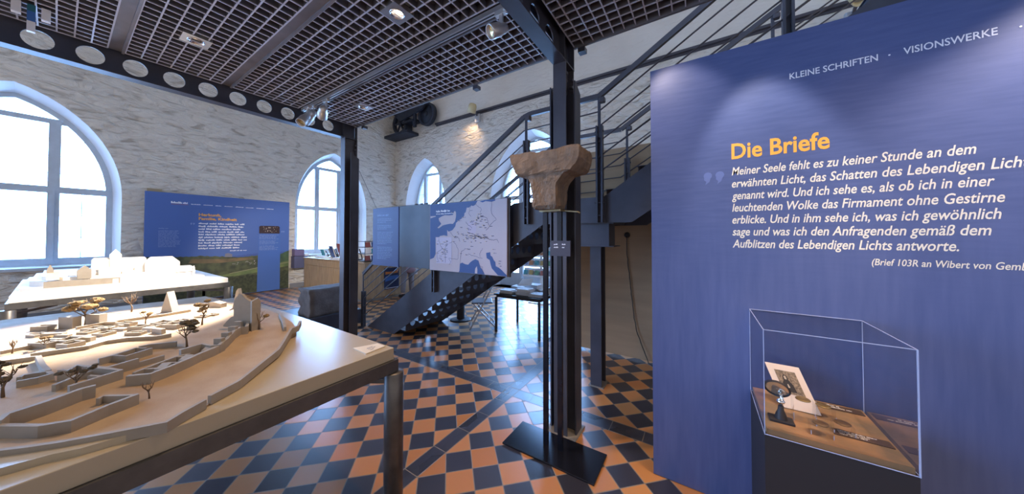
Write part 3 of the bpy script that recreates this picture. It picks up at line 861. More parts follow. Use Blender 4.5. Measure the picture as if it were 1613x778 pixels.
def quote_marks(mb, org, ux, uz, h):
    """two comma-shaped quotation marks"""
    org = Vector(org); ux = Vector(ux); uz = Vector(uz)
    for k in (0, 1):
        pts = []
        for i in range(14):
            t = i*2*PI/14*0.78 - 0.9; pts.append((0.26*h*math.cos(t)+0.26*h, 0.26*h*math.sin(t)+0.72*h))
        pts += [(0.02*h, 0.42*h), (0.16*h, 0.30*h), (0.10*h, 0.06*h), (0.36*h, 0.28*h)]
        pts = sorted(pts, key=lambda p: math.atan2(p[1]-0.5*h, p[0]-0.26*h))
        o = org+ux*(k*0.72*h)
        mb.add([o+ux*p[0]+uz*p[1] for p in pts], [tuple(range(len(pts)))])

# ------------------------------------------------------------------ blue text wall at right
YP = 2.2
def printed_blue():
    m = bpy.data.materials.new('blue_manuscript_print'); m.use_nodes = True
    nt = m.node_tree; b = nt.nodes['Principled BSDF']; n = N(m)
    tcn = nt.nodes.new('ShaderNodeTexCoord')
    mp = nt.nodes.new('ShaderNodeMapping'); mp.inputs['Scale'].default_value = (7, 1, 60)
    nt.links.new(tcn.outputs['Object'], mp.inputs['Vector'])
    a = nt.nodes.new('ShaderNodeTexNoise'); a.inputs['Scale'].default_value = 1.0; a.inputs['Detail'].default_value = 4
    nt.links.new(mp.outputs[0], a.inputs['Vector'])
    mp2 = nt.nodes.new('ShaderNodeMapping'); mp2.inputs['Scale'].default_value = (30, 1, 3)
    nt.links.new(tcn.outputs['Object'], mp2.inputs['Vector'])
    c = nt.nodes.new('ShaderNodeTexNoise'); c.inputs['Scale'].default_value = 1.2; c.inputs['Detail'].default_value = 3
    nt.links.new(mp2.outputs[0], c.inputs['Vector'])
    d = nt.nodes.new('ShaderNodeTexNoise'); d.inputs['Scale'].default_value = 1.3; d.inputs['Detail'].default_value = 2
    nt.links.new(tcn.outputs['Object'], d.inputs['Vector'])
    sp = nt.nodes.new('ShaderNodeSeparateXYZ'); nt.links.new(tcn.outputs['Object'], sp.inputs[0])
    up = nt.nodes.new('ShaderNodeMapRange'); up.inputs['From Min'].default_value = 1.2; up.inputs['From Max'].default_value = 1.9
    nt.links.new(sp.outputs[2], up.inputs['Value'])
    f = n.mix(up.outputs[0], c.outputs['Fac'], a.outputs['Fac'])
    f = n.m('ADD', n.m('MULTIPLY', f, 0.6), n.m('MULTIPLY', d.outputs['Fac'], 0.4))
    rp = nt.nodes.new('ShaderNodeValToRGB')
    rp.color_ramp.elements[0].position = 0.32; rp.color_ramp.elements[1].position = 0.68
    rp.color_ramp.elements[0].color = (0.066, 0.095, 0.222, 1); rp.color_ramp.elements[1].color = (0.095, 0.126, 0.275, 1)
    nt.links.new(f, rp.inputs['Fac']); nt.links.new(rp.outputs['Color'], b.inputs['Base Color'])
    b.inputs['Roughness'].default_value = 0.42
    return m
tw = thing('exhibition_wall', 'tall blue exhibition wall with orange heading and cream quotation at right', 'exhibition panel', (0.8, YP, 0))
m_ = MB(); m_.box((-0.283, YP, 0.004), (2.7, YP+0.075, 2.735)); m_.build('board', printed_blue(), tw)
m_ = MB(); m_.box((-0.265, YP+0.076, 0.0), (2.65, YP+0.30, 0.03)); m_.build('foot', blackp, tw)
ux, uz, ty = (1,0,0), (0,0,1), YP-0.0012
hd = MB()
put_text(hd, 'KLEINE SCHRIFTEN', (0.424, ty, 2.474), ux, uz, 0.032, 0.325, 0.012)
put_text(hd, 'VISIONSWERKE', (0.830, ty, 2.476), ux, uz, 0.032, 0.262, 0.012)
for xx in (0.786, 1.148): hd.add([(xx+0.004*math.cos(t), ty, 2.489+0.004*math.sin(t)) for t in [k*PI/4 for k in range(8)]], [tuple(range(8))])
hd.build('menu_lettering', whitel, tw)
m_ = MB(); put_text(m_, 'Die Briefe', (0.160, ty, 2.066), ux, uz, 0.088, 0.416, 0.022); tag(m_.build('heading_lettering', orange, tw), 'orange heading lettering')
LINES = [('Meiner Seele fehlt es zu keiner Stunde an dem', 1.967, 1.029), ('erwähnten Licht, das Schatten des Lebendigen Lichtes', 1.893, 1.20),
         ('genannt wird. Und ich sehe es, als ob ich in einer', 1.820, 1.074), ('leuchtenden Wolke das Firmament ohne Gestirne', 1.748, 1.098),
         ('erblicke. Und in ihm sehe ich, was ich gewöhnlich', 1.676, 1.088), ('sage und was ich den Anfragenden gemäß dem', 1.605, 1.062),
         ('Aufblitzen des Lebendigen Lichts antworte.', 1.533, 0.976)]
m_ = MB()
for s, z, xe in LINES: put_text(m_, s, (0.160, ty, z), ux, uz, 0.046, xe-0.160, 0.014, 0.22)
tag(m_.build('quotation_lettering', cream, tw), 'cream italic quotation')
m_ = MB(); put_text(m_, '(Brief 103R an Wibert von Gembloux)', (0.714, ty, 1.457), ux, uz, 0.031, 0.50, 0.012, 0.2); m_.build('source_lettering', cream, tw)
m_ = MB(); quote_marks(m_, (0.018, ty, 1.915), ux, uz, 0.085); tag(m_.build('quotation_mark', mat('faint_blue_mark', (0.12, 0.165, 0.36), 0.5), tw), 'pale faded quotation marks')

# ------------------------------------------------------------------ pedestal with acrylic case in front of it
X0, X1, Y0, Y1, ZB, ZTOP = 0.235, 0.677, 1.75, 2.198, 0.733, 1.175
pd = thing('display_pedestal', 'black pedestal under the acrylic case at the blue text wall', 'pedestal', ((X0+X1)/2, 1.97, 0))
m_ = MB(); m_.box((X0, Y0, 0), (X1, Y1, ZB-0.03)); m_.build('body', blackp, pd)
velvet = mat('brown_case_floor', (0.40, 0.21, 0.09), 0.6, var=0.25, vscale=9, col2=(0.22,0.15,0.08))
m_ = MB(); m_.box((X0+0.008, Y0+0.008, ZB-0.03), (X1-0.008, Y1-0.004, ZB-0.004)); m_.build('display_floor', velvet, pd)
cs = thing('acrylic_case', 'clear acrylic case on the black pedestal over the letter exhibits', 'display case', ((X0+X1)/2, 1.97, ZB))
th = 0.005
for nm, a, b_ in (('front_pane', (X0, Y0, ZB-0.03), (X1, Y0, ZTOP)), ('back_pane', (X0, Y1, ZB-0.03), (X1, Y1, ZTOP)), ('side_pane', (X0, Y0, ZB-0.03), (X0, Y1, ZTOP)), ('side_pane', (X1, Y0, ZB-0.03), (X1, Y1, ZTOP)), ('top_pane', (X0, Y0, ZTOP), (X1, Y1, ZTOP))):
    m_ = MB()
    if nm in ('front_pane', 'back_pane'): m_.add([(a[0],a[1],a[2]), (b_[0],a[1],a[2]), (b_[0],a[1],b_[2]), (a[0],a[1],b_[2])], [(0,1,2,3)])
    elif nm == 'side_pane': m_.add([(a[0],a[1],a[2]), (a[0],b_[1],a[2]), (a[0],b_[1],b_[2]), (a[0],a[1],b_[2])], [(0,1,2,3)])
    else: m_.add([(a[0],a[1],a[2]), (b_[0],a[1],a[2]), (b_[0],b_[1],a[2]), (a[0],b_[1],a[2])], [(0,1,2,3)])
    m_.build(nm, acrylic, cs, fix=False)
e = MB(); r = 0.0014
for (xx, yy) in ((X0, Y0), (X1, Y0), (X0, Y1), (X1, Y1)): e.bar((xx, yy, ZB-0.03), (xx, yy, ZTOP), 2*r*(1.6 if (xx, yy) == (X1, Y0) else 1))
for a, b_ in (((X0,Y0),(X1,Y0)), ((X1,Y0),(X1,Y1)), ((X1,Y1),(X0,Y1)), ((X0,Y1),(X0,Y0))):
    e.bar((*a, ZTOP), (*b_, ZTOP), 2*r); e.bar((*a, ZB-0.028), (*b_, ZB-0.028), 2*r)
e.build('polished_edge', acredge, cs)
zf = ZB-0.004
# postcard leaning at the back left of the case
def pc(u, v, lift=0.0):
    """card plane: u across, v up the slope"""
    bl = Vector((X0+0.112, 2.01, zf+0.004)); d_u = Vector((0.135, 0.0, 0.0)); d_v = Vector((-0.062, 0.085, 0.185))
    nrm = d_u.cross(d_v).normalized()
    return bl + d_u*u + d_v*v + nrm*lift
o = thing('postcard', 'cream postcard with a dark engraved portrait leaning in the acrylic case', 'postcard', tuple(pc(0.5, 0)))
m_ = MB(); m_.add([pc(0,0), pc(1,0), pc(1,1), pc(0,1), pc(0,0,-0.002), pc(1,0,-0.002), pc(1,1,-0.002), pc(0,1,-0.002)], [(0,1,2,3),(7,6,5,4),(0,4,5,1),(1,5,6,2),(2,6,7,3),(3,7,4,0)])
m_.build('card', mat('cream_card', (0.72, 0.55, 0.40), 0.7), o)
m_ = MB(); L_ = 0.0008
m_.add([pc(.2,.33,L_), pc(.8,.33,L_), pc(.8,.86,L_), pc(.2,.86,L_)], [(0,1,2,3)])
m_.build('print_background', mat('sepia_print', (0.34, 0.23, 0.13), 0.7, var=0.6, vscale=130, col2=(0.11,0.075,0.045)), o, fix=False)
m_ = MB()
def blob(pts, lift): m_.add([pc(a, b_, lift) for a, b_ in pts], [tuple(range(len(pts)))])
blob([(.27,.40),(.60,.38),(.58,.55),(.50,.66),(.49,.74),(.42,.77),(.36,.72),(.36,.64),(.28,.55)], L_*2)
m_.build('print_figure', mat('dark_sepia', (0.028, 0.02, 0.016), 0.7), o, fix=False)
m_ = MB()
blob([(.40,.66),(.46,.66),(.465,.725),(.43,.745),(.395,.72)], L_*3); blob([(.27,.40),(.40,.39),(.42,.44),(.28,.46)], L_*3); blob([(.40,.47),(.46,.48),(.44,.56),(.41,.55)], L_*3)
m_.build('print_highlight', mat('pale_sepia', (0.50, 0.38, 0.25), 0.7), o, fix=False)
# oval magnifier / mirror on a black stand
gx, gy = X0+0.075, 1.865
o = thing('magnifier_stand', 'small oval lens on a black stand inside the acrylic case', 'magnifier', (gx, gy, zf))
m_ = MB(); m_.bbox((gx-0.045, gy-0.03, zf), (gx+0.045, gy+0.03, zf+0.012), 0.003); m_.build('base', blackp, o)
m_ = MB(); m_.lathe([(0.024, 0.012), (0.020, 0.03), (0.012, 0.05), (0.010, 0.07), (0.0, 0.075)], 16, Matrix.Translation((gx, gy, zf))); m_.build('pillar', blackp, o)
m_ = MB(); m_.tube([(gx, gy, zf+0.07), (gx+0.006, gy, zf+0.10), (gx, gy+0.004, zf+0.125)], 0.006, 8); m_.lathe([(0.0, 0.078), (0.014, 0.085), (0.016, 0.092), (0.010, 0.1), (0.0, 0.104)], 14, Matrix.Translation((gx, gy, zf))); m_.build('joint', chrome, o)
Ml = Matrix.Translation((gx-0.012, gy+0.005, zf+0.145)) @ Matrix.Rotation(R(-62), 4, 'X') @ Matrix.Rotation(R(12), 4, 'Y') @ Matrix.Diagonal((1.0, 1.0, 1.0, 1))
m_ = MB(); m_.lathe([(0.046, -0.006), (0.050, 0.0), (0.046, 0.006), (0.042, 0.003), (0.042, -0.003), (0.046, -0.006)], 32, Ml); m_.build('rim', blackp, o)
m_ = MB(); m_.lathe([(0.0005, 0.001), (0.043, 0.0)], 28, Ml); m_.build('lens', mat('pale_mirror', (0.75, 0.68, 0.58), 0.08, 0.9), o, fix=False)
# little acrylic risers with medals
medal = mat('old_gold_medal', (0.35, 0.24, 0.10), 0.4, 0.6, var=0.3, vscale=60); medal2 = mat('bronze_medal', (0.20, 0.12, 0.06), 0.45, 0.5, var=0.3, vscale=60)
def riser(x, y, w_, d_, h_, lab_r, lab_m, mm, first):
    o = thing('acrylic_riser', lab_r, 'riser', (x, y, zf), 'acrylic risers in the case')
    for nm, vs in (('top_pane', [(x-w_,y-d_,zf+h_),(x+w_,y-d_,zf+h_),(x+w_,y+d_,zf+h_),(x-w_,y+d_,zf+h_)]), ('front_pane', [(x-w_,y-d_,zf),(x+w_,y-d_,zf),(x+w_,y-d_,zf+h_),(x-w_,y-d_,zf+h_)]), ('side_pane', [(x-w_,y-d_,zf),(x-w_,y+d_,zf),(x-w_,y+d_,zf+h_),(x-w_,y-d_,zf+h_)]), ('side_pane', [(x+w_,y-d_,zf),(x+w_,y+d_,zf),(x+w_,y+d_,zf+h_),(x+w_,y-d_,zf+h_)])):
        q = MB(); q.add(vs, [(0,1,2,3)]); q.build(nm, acrylic, o, fix=False)
    q = MB()
    for sx in (-1, 1): q.bar((x+sx*w_, y-d_, zf), (x+sx*w_, y-d_, zf+h_*0.4), 0.0025)
    q.build('polished_edge', acredge, o)
    tag_m = MB(); tag_m.lathe([(0.0, 0.006), (0.024, 0.005), (0.027, 0.003), (0.027, 0.0005), (0.0, 0.0005)], 24, Matrix.Translation((x, y, zf+h_)))
    tag(tag_m.build('medal', mm), lab_m, 'medal', 'medals on acrylic risers')
riser(X0+0.165, 1.93, 0.038, 0.03, 0.095, 'tallest acrylic riser in the case, in front of the postcard', 'gold medal on the tallest acrylic riser before the postcard', medal, True)
riser(X0+0.20, 1.835, 0.035, 0.025, 0.045, 'low acrylic riser at the front of the case beside the lens stand', 'bronze medal on the low front riser beside the lens stand', medal2, False)
riser(X0+0.255, 2.02, 0.035, 0.03, 0.05, 'acrylic riser at the back of the case by the rear label', 'shiny gold medal on the riser by the rear label', medal, False)
riser(X0+0.285, 1.90, 0.032, 0.026, 0.04, 'acrylic riser by the front label strip in the case', 'dark bronze medal on the riser by the front label strip', medal2, False)
lab_m = mat('brown_label', (0.085, 0.05, 0.035), 0.55); labt = mat('white_label_print', (0.8, 0.76, 0.68), 0.6)
def label_strip(x0, x1, y0, y1, lab, lines, sd):
    o = thing('label_strip', lab, 'label', ((x0+x1)/2, (y0+y1)/2, zf))
    q = MB(); q.box((x0, y0, zf+0.0005), (x1, y1, zf+0.004)); q.build('strip', lab_m, o)
    q = MB(); rd = random.Random(sd); hh = (y1-y0)/(lines+0.8)
    for k in range(lines): greek(q, (x0+0.02, y1-hh*(k+1), zf+0.0045), (1,0,0), (0,1,0), (x1-x0-0.04)*rd.uniform(.6, .95), hh*0.55, rd)
    q.build('small_print', labt, o, fix=False)
label_strip(X0+0.22, X0+0.425, 2.125, 2.175, 'dark brown label strip at the back of the acrylic case', 2, 1)
label_strip(X0+0.25, X0+0.425, 1.865, 1.915, 'dark brown label strip near the front of the acrylic case', 3, 2)

# ------------------------------------------------------------------ blue landscape panel on the left wall
XP = -10.55
lp = thing('exhibition_panel', 'blue landscape panel with orange title standing against the left wall', 'exhibition panel', (XP, 2.45, 0))
m_ = MB(); m_.box((XP-0.06, 1.065, 0.02), (XP, 3.83, 2.625))
m_.build('board', mat('sky_blue_print', (0.075, 0.15, 0.42), 0.5), lp)
ux, uz = (0,1,0), (0,0,1)
def px(e): return XP+0.0008*e
def pan(name, polys, mt, e, label=None):
    q = MB()
    for p in polys:
        tris = tessellate_polygon([[Vector((a, b_, 0)) for a, b_ in p]])
        q.add([(px(e), a, b_) for a, b_ in p], [tuple(t) for t in tris])
    ob = q.build(name, mt, lp, fix=False)
    if label: ob['label'] = label
rd = random.Random(11)
def ridge(pts, amp, base, n=60):
    """bumpy tree-line top joined to a flat base"""
    out = []
    y0, y1 = pts[0][0], pts[-1][0]
    for i in range(n+1):
        y = y0+(y1-y0)*i/n
        for a, b_ in zip(pts[:-1], pts[1:]):
            if a[0] <= y <= b_[0]+1e-9: z = a[1]+(b_[1]-a[1])*(y-a[0])/(b_[0]-a[0]); break
        out.append((y, z+rd.uniform(-amp, amp)))
    return [(y0, base)] + out + [(y1, base)] if False else [(y1, base), (y0, base)] + out
gr = lambda nm, c, c2, sc_: mat(nm, c, 0.55, var=0.5, vscale=sc_, col2=c2)
pan('far_hills', [ridge([(2.5, 1.05), (3.1, 1.12), (3.83, 1.14)], 0.006, 0.9)], mat('hazy_blue_hill', (0.06, 0.11, 0.33), 0.55), 1)
pan('land', [ridge([(1.066, 1.115), (1.6, 1.10), (1.95, 1.10), (2.4, 1.06), (2.75, 1.03), (3.1, 1.05), (3.6, 1.03), (3.829, 1.0)], 0.014, 0.03)], gr('dark_green_land', (0.105, 0.120, 0.055), (0.045, 0.055, 0.035), 7), 2)
pan('brown_field', [[(1.75, 0.93), (2.3, 0.90), (3.05, 0.95), (2.9, 1.01), (2.3, 1.0), (1.8, 1.04)]], gr('brown_field', (0.24, 0.16, 0.075), (0.13, 0.10, 0.055), 6), 3)
pan('right_hill', [ridge([(3.10, 0.95), (3.45, 1.03), (3.62, 1.07), (3.829, 1.165)], 0.006, 0.70, 30)], gr('hill_green', (0.085, 0.15, 0.075), (0.045, 0.085, 0.055), 5), 3)
pan('meadow', [[(2.2, 0.55), (2.6, 0.52), (3.1, 0.58), (3.829, 0.70), (3.829, 0.86), (3.4, 0.78), (2.9, 0.68)]], gr('meadow', (0.20, 0.25, 0.09), (0.11, 0.16, 0.065), 5), 4)
pan('path_in_meadow', [[(2.5, 0.595), (3.1, 0.70), (3.829, 0.80), (3.829, 0.815), (3.1, 0.718), (2.5, 0.61)]], mat('pale_path', (0.32, 0.30, 0.18), 0.6), 5)
pan('dark_woods', [ridge([(2.0, 0.62), (2.5, 0.50), (3.0, 0.52), (3.4, 0.5), (3.829, 0.58)], 0.03, 0.03, 70), ridge([(1.066, 0.55), (1.6, 0.7), (2.05, 0.62)], 0.03, 0.03, 40)], gr('dark_woods', (0.070, 0.085, 0.042), (0.025, 0.032, 0.022), 16), 5)
pan('castle', [[(2.40, 1.05), (2.545, 1.04), (2.55, 1.115), (2.535, 1.12), (2.47, 1.15), (2.41, 1.135)]], mat('hazy_castle', (0.22, 0.22, 0.28), 0.6), 5)
vil = []
for k in range(16):
    y, z = rd.uniform(2.55, 3.05), rd.uniform(0.80, 0.90); s = rd.uniform(0.008, 0.02); vil.append([(y, z), (y+s*1.5, z), (y+s*1.5, z+s), (y, z+s)])
pan('village', vil, mat('pale_village', (0.36, 0.33, 0.30), 0.6), 5)
bandm = mat('translucent_blue_band', (0.065, 0.155, 0.46), 0.5)
pan('text_band', [[(3.075, 0.02), (3.608, 0.02), (3.608, 1.90), (3.10, 1.90)]], bandm, 6)
pan('picture', [[(3.108, 1.675), (3.592, 1.675), (3.592, 1.87), (3.56, 1.895), (3.14, 1.895), (3.108, 1.87)]], mat('dark_red_picture', (0.05, 0.018, 0.022), 0.5, var=0.5, vscale=20), 7)
figs = []
for k in range(26):
    y, z = rd.uniform(3.19, 3.52), rd.uniform(1.69, 1.86); s = rd.uniform(0.006, 0.02); figs.append([(y, z), (y+s, z+rd.uniform(-.005,.005)), (y+s*0.8, z+s*1.6), (y+s*.1, z+s)])
pan('picture_figures', figs, mat('pale_figures', (0.6, 0.5, 0.38), 0.6), 8)
q = MB()
put_text(q, 'Herkunft,', (px(2), 1.914, 2.106), ux, uz, 0.066, 0.41, 0.03)
put_text(q, 'Familie, Kindheit', (px(2), 1.914, 2.007), ux, uz, 0.066, 0.716, 0.03)
tag(q.build('heading_lettering', orange, lp), 'orange heading lettering')
q = MB()
for z, ye in ((1.902, 2.79), (1.832, 2.81), (1.762, 2.71), (1.691, 2.812), (1.624, 2.82), (1.552, 2.845), (1.482, 2.846), (1.412, 2.745), (1.343, 2.714), (1.273, 2.70)):
    q = MB(); greek(q, (px(2), 1.913, z), ux, uz, ye-1.913, 0.037, rd); q.build('quotation_line', whitel, lp, fix=False)
q = MB(); greek(q, (px(2), 2.50, 1.20), ux, uz, 0.345, 0.024, rd)
q.build('source_line', whitel, lp, fix=False)
q = MB()
greek(q, (px(2), 1.452, 2.383), ux, uz, 0.27, 0.046, rd, (5, 8), 0.3)
for a, b_ in ((1.777, 1.945), (1.991, 2.16), (2.206, 2.325), (2.38, 2.547), (2.596, 2.764), (2.809, 2.979), (3.042, 3.223), (3.27, 3.433)):
    greek(q, (px(2), a, 2.378), ux, uz, b_-a, 0.018, rd, (14, 20), 0.4)
q.build('menu_lettering', whitel, lp, fix=False)
q = MB(); quad(q, (px(2), 1.456, 2.358), ux, uz, 0.28, 0.008); q.build('logo_underline', mat('red_line', (0.4,0.12,0.06), 0.5), lp, fix=False)
q = MB()
greek(q, (px(2), 1.272, 1.772), ux, uz, 0.17, 0.020, rd)
for k in range(14): greek(q, (px(2), 1.268, 1.715-0.0285*k), ux, uz, rd.uniform(0.28, 0.355), 0.016, rd)
for k in range(16):
    if k in (5, 10): continue
    greek(q, (px(7), 3.113, 1.625-0.0285*k), ux, uz, rd.uniform(0.36, 0.46), 0.016, rd)
q.build('body_lettering', palebl, lp, fix=False)
q = MB(); quote_marks(q, (px(2), 1.772, 1.868), ux, uz, 0.062); quote_marks(q, (px(2), 3.634, 1.695), ux, uz, 0.062); q.build('quotation_mark', palebl, lp, fix=False)
m_ = MB(); m_.box((XL, 1.10, 2.55), (XP-0.061, 1.32, 2.70)); tag(m_.build('mounting_block', mat('tan_block', (0.38,0.31,0.2), 0.7)), 'small tan block showing above the left end of the landscape panel', 'block')

# ------------------------------------------------------------------ boards hung on the stair railing
YM = 2.885
def back_box(name, x0, x1, z0, z1, y0, y1, mt, parent): q = MB(); q.box((x0, y0, z0), (x1, y1, z1)); return q.build(name, mt, parent)
o = thing('text_panel', 'narrow blue text panel at the left end of the stair railing', 'exhibition panel', (-4.3, YM, 1.12))
back_box('board', -4.65, -3.965, 1.118, 2.06, YM, YM+0.03, mat('lilac_blue_print', (0.055, 0.082, 0.24), 0.5), o)
q = MB(); rd = random.Random(5)
ux, uz = (1,0,0), (0,0,1)
greek(q, (-4.52, YM-0.001, 1.93), ux, uz, 0.30, 0.028, rd)
z = 1.875
for nl in (3, 3, 8, 8):
    for k in range(nl): greek(q, (-4.52, YM-0.001, z), ux, uz, rd.uniform(0.36, 0.42) if k < nl-1 else 0.25, 0.014, rd); z -= 0.0265
    z -= 0.03
q.build('lettering', palebl, o, fix=False)
o = thing('metal_plate', 'blank brushed grey metal plate between the blue text panel and the map', 'plate', (-3.6, YM, 1.13))
back_box('sheet', -3.945, -3.262, 1.13, 2.062, YM+0.004, YM+0.016, platem, o)
mp_ = thing('map_board', 'pale map board with dark blue seas on the stair railing', 'map', (-2.6, YM, 1.13))
back_box('board', -3.255, -1.93, 1.122, 2.05, YM, YM+0.02, mapland, mp_)
back_box('frame', -3.262, -1.905, 1.114, 2.058, YM+0.0201, YM+0.05, steel2, mp_)
YS = 2.93
def sc_(p, k=YM/YS): return (p[0]*k, H+(p[1]-H)*k)
def mpoly(name, polys, e, mt):
    q = MB()
    for p in polys:
        p = [sc_(a) for a in p]; p = [(max(-3.254, min(-1.931, a)), max(1.123, min(2.049, b_))) for a, b_ in p]
        tris = tessellate_polygon([[Vector((a, b_, 0)) for a, b_ in p]])
        q.add([(a, YM-0.0008*e, b_) for a, b_ in p], [tuple(t) for t in tris])
    q.build(name, mt, mp_, fix=False)
sea1 = [(-3.30,2.08),(-2.417,2.08),(-2.44,2.02),(-2.459,2.003),(-2.49,1.992),(-2.52,2.0),(-2.56,1.975),(-2.599,1.977),(-2.617,1.917),(-2.64,1.905),(-2.643,1.871),(-2.69,1.835),(-2.725,1.819),(-2.79,1.78),(-2.805,1.731),(-2.856,1.683),(-2.90,1.668),(-2.933,1.663),(-2.957,1.685),(-2.952,1.60),(-3.02,1.612),(-3.102,1.60),(-3.112,1.585),(-3.185,1.585),(-3.183,1.345),(-3.22,1.29),(-3.30,1.261)]
adr = [(-2.275,1.388),(-2.21,1.40),(-2.205,1.358),(-2.18,1.345),(-2.155,1.303),(-2.13,1.28),(-2.124,1.23),(-2.08,1.215),(-2.032,1.185),(-1.99,1.15),(-1.94,1.131),(-1.94,1.10),(-2.09,1.12),(-2.116,1.14),(-2.186,1.201),(-2.205,1.25),(-2.218,1.301),(-2.266,1.324)]
med = [(-2.74,1.10),(-2.726,1.135),(-2.72,1.20),(-2.717,1.231),(-2.677,1.246),(-2.623,1.229),(-2.57,1.225),(-2.54,1.255),(-2.50,1.281),(-2.449,1.303),(-2.398,1.286),(-2.38,1.24),(-2.364,1.203),(-2.33,1.17),(-2.298,1.12),(-2.298,1.10)]
balt = [(-2.383,2.045),(-2.30,2.08),(-2.14,2.08),(-2.13,2.04),(-2.188,2.028),(-2.284,2.042),(-2.333,2.029)]
mpoly('sea', [sea1, med, adr, balt], 1, mapsea)
brit = [(-3.124,1.853),(-3.06,1.878),(-3.003,1.892),(-2.92,1.886),(-2.848,1.889),(-2.83,1.93),(-2.812,1.945),(-2.791,1.925),(-2.791,1.87),(-2.80,1.83),(-2.809,1.801),(-2.847,1.767),(-2.90,1.77),(-2.963,1.763),(-3.043,1.75),(-3.08,1.73),(-3.124,1.711),(-3.148,1.719),(-3.10,1.75),(-3.073,1.776),(-3.114,1.816)]
mpoly('island', [brit], 2, mapland)
for isl in ([(-3.29,1.887),(-3.183,1.887),(-3.187,1.877),(-3.229,1.871),(-3.29,1.857)], [(-2.457,1.12),(-2.455,1.16),(-2.448,1.185),(-2.423,1.213),(-2.416,1.17),(-2.418,1.12)]): mpoly('island', [isl], 2, mapland)
mpoly('inset_map', [[(-3.170,1.585),(-2.868,1.585),(-2.868,1.222),(-3.170,1.218)]], 3, mat('pale_inset_paper', (0.56, 0.52, 0.64), 0.5))
mpoly('shaded_region', [[(-2.572,1.797),(-2.442,1.80),(-2.442,1.639),(-2.572,1.635)]], 2, mat('pinkish_region', (0.52, 0.45, 0.55), 0.5))
def mline(q, pts, wdt, e):
    pts = [sc_(a) for a in pts]
    for a, b_ in zip(pts[:-1], pts[1:]):
        d = Vector((b_[0]-a[0], 0, b_[1]-a[1])); L = d.length
        if L < 1e-6: continue
        d /= L; n_ = Vector((-d.z, 0, d.x))*wdt/2
        A = Vector((a[0], YM-0.0008*e, a[1])); B = Vector((b_[0], YM-0.0008*e, b_[1]))
        q.add([A-n_, B-n_, B+n_, A+n_], [(0,1,2,3)])
def mz(*pts): return [(-3.283+(x-25)/747*1.33, 1.128+(715-y)/667*0.93) for x, y in pts]
q = MB()
def wob(pts, n=5, amp=0.006):
    out = []; r2 = random.Random(len(pts)*7+int(pts[0][0]*100))
    for a, b_ in zip(pts[:-1], pts[1:]):
        for k in range(n): t = k/n; out.append((a[0]+(b_[0]-a[0])*t+r2.uniform(-amp, amp), a[1]+(b_[1]-a[1])*t+r2.uniform(-amp, amp)))
    out.append(pts[-1]); return out
for pts in ([(240,335),(265,365),(290,395),(330,390),(342,430)], [(465,70),(440,110),(430,165),(450,195)], [(640,55),(635,150),(650,190),(682,225),(640,265),(615,300),(590,325)], [(540,185),(600,215),(615,280)], [(345,640),(360,520),(395,500),(445,495)], [(430,540),(470,560),(560,580)], [(560,490),(535,530),(540,565)], [(230,450),(275,430),(305,460),(330,520),(325,600),(228,595)], [(228,600),(250,630),(232,660)], [(480,70),(520,100),(550,130),(540,160)], [(560,360),(600,395),(640,412),(690,408),(702,435)], [(400,370),(450,395),(500,400)], [(460,300),(420,270),(400,240)], [(520,650),(560,655),(562,730)]):
    q = MB(); mline(q, wob(mz(*pts)), 0.004, 4); q.build('river', mapink, mp_, fix=False)
for pts in ([(115,400),(135,470),(160,500),(190,540),(190,640)], [(160,500),(120,530),(95,540),(100,600),(120,640)], [(190,490),(215,460)], [(150,500),(215,520)]):
    q = MB(); mline(q, wob(mz(*pts), 4, 0.004), 0.005, 4); q.build('route', mapink, mp_, fix=False)
q = MB(); qy = MB(); rd = random.Random(9)
spots = [(rd.gauss(480, 85), rd.gauss(385, 28)) for _ in range(46)] + [(rd.gauss(520, 40), rd.gauss(240, 60)) for _ in range(24)] + [(rd.uniform(90, 215), rd.uniform(420, 640)) for _ in range(30)] + [(rd.gauss(400, 60), rd.gauss(220, 50)) for _ in range(10)] + [(640,378),(650,497),(655,530),(400,555),(420,505),(700,598),(700,620),(710,642),(580,735),(345,545),(575,60),(480,540)]
for (a, b_) in spots:
    (x, z) = sc_(mz((a, b_))[0]); L = rd.uniform(0.02, 0.055)
    if not (-3.22 < x < -1.97 and 1.14 < z < 2.03): continue
    greek(q, (x, YM-0.0036, z), (1,0,0), (0,0,1), L, 0.009, rd)
    s = 0.004; qy.add([(x-0.012, YM-0.0036, z), (x-0.012+s*2, YM-0.0036, z), (x-0.012+s*2, YM-0.0036, z+s*2), (x-0.012, YM-0.0036, z+s*2)], [(0,1,2,3)])
q.build('place_names', mapink, mp_, fix=False); qy.build('place_marks', mapyel, mp_, fix=False)
q = MB(); x, z = sc_((-3.175, 1.940)); greek(q, (x, YM-0.0022, z), (1,0,0), (0,0,1), 0.28, 0.026, rd); greek(q, (x, YM-0.0022, z-0.032), (1,0,0), (0,0,1), 0.33, 0.014, rd)
q.build('title_lettering', whitel, mp_, fix=False)
q = MB(); q.tube([(XB1+0.118, 2.40, 2.56), (-4.60, 2.915, 2.068)], 0.0035, 6); q.tube([(-4.60, 2.915, 2.068), (-3.27, 2.93, 2.075)], 0.0035, 6)
for x in (-3.62, -3.50, -3.40): q.tube([(x, 2.927, 2.075), (x+0.05, 2.927, 2.075)], 0.012, 8)
tag(q.build('tension_wire', steel2), 'thin steel wire from the left column to the top of the railing boards', 'wire')

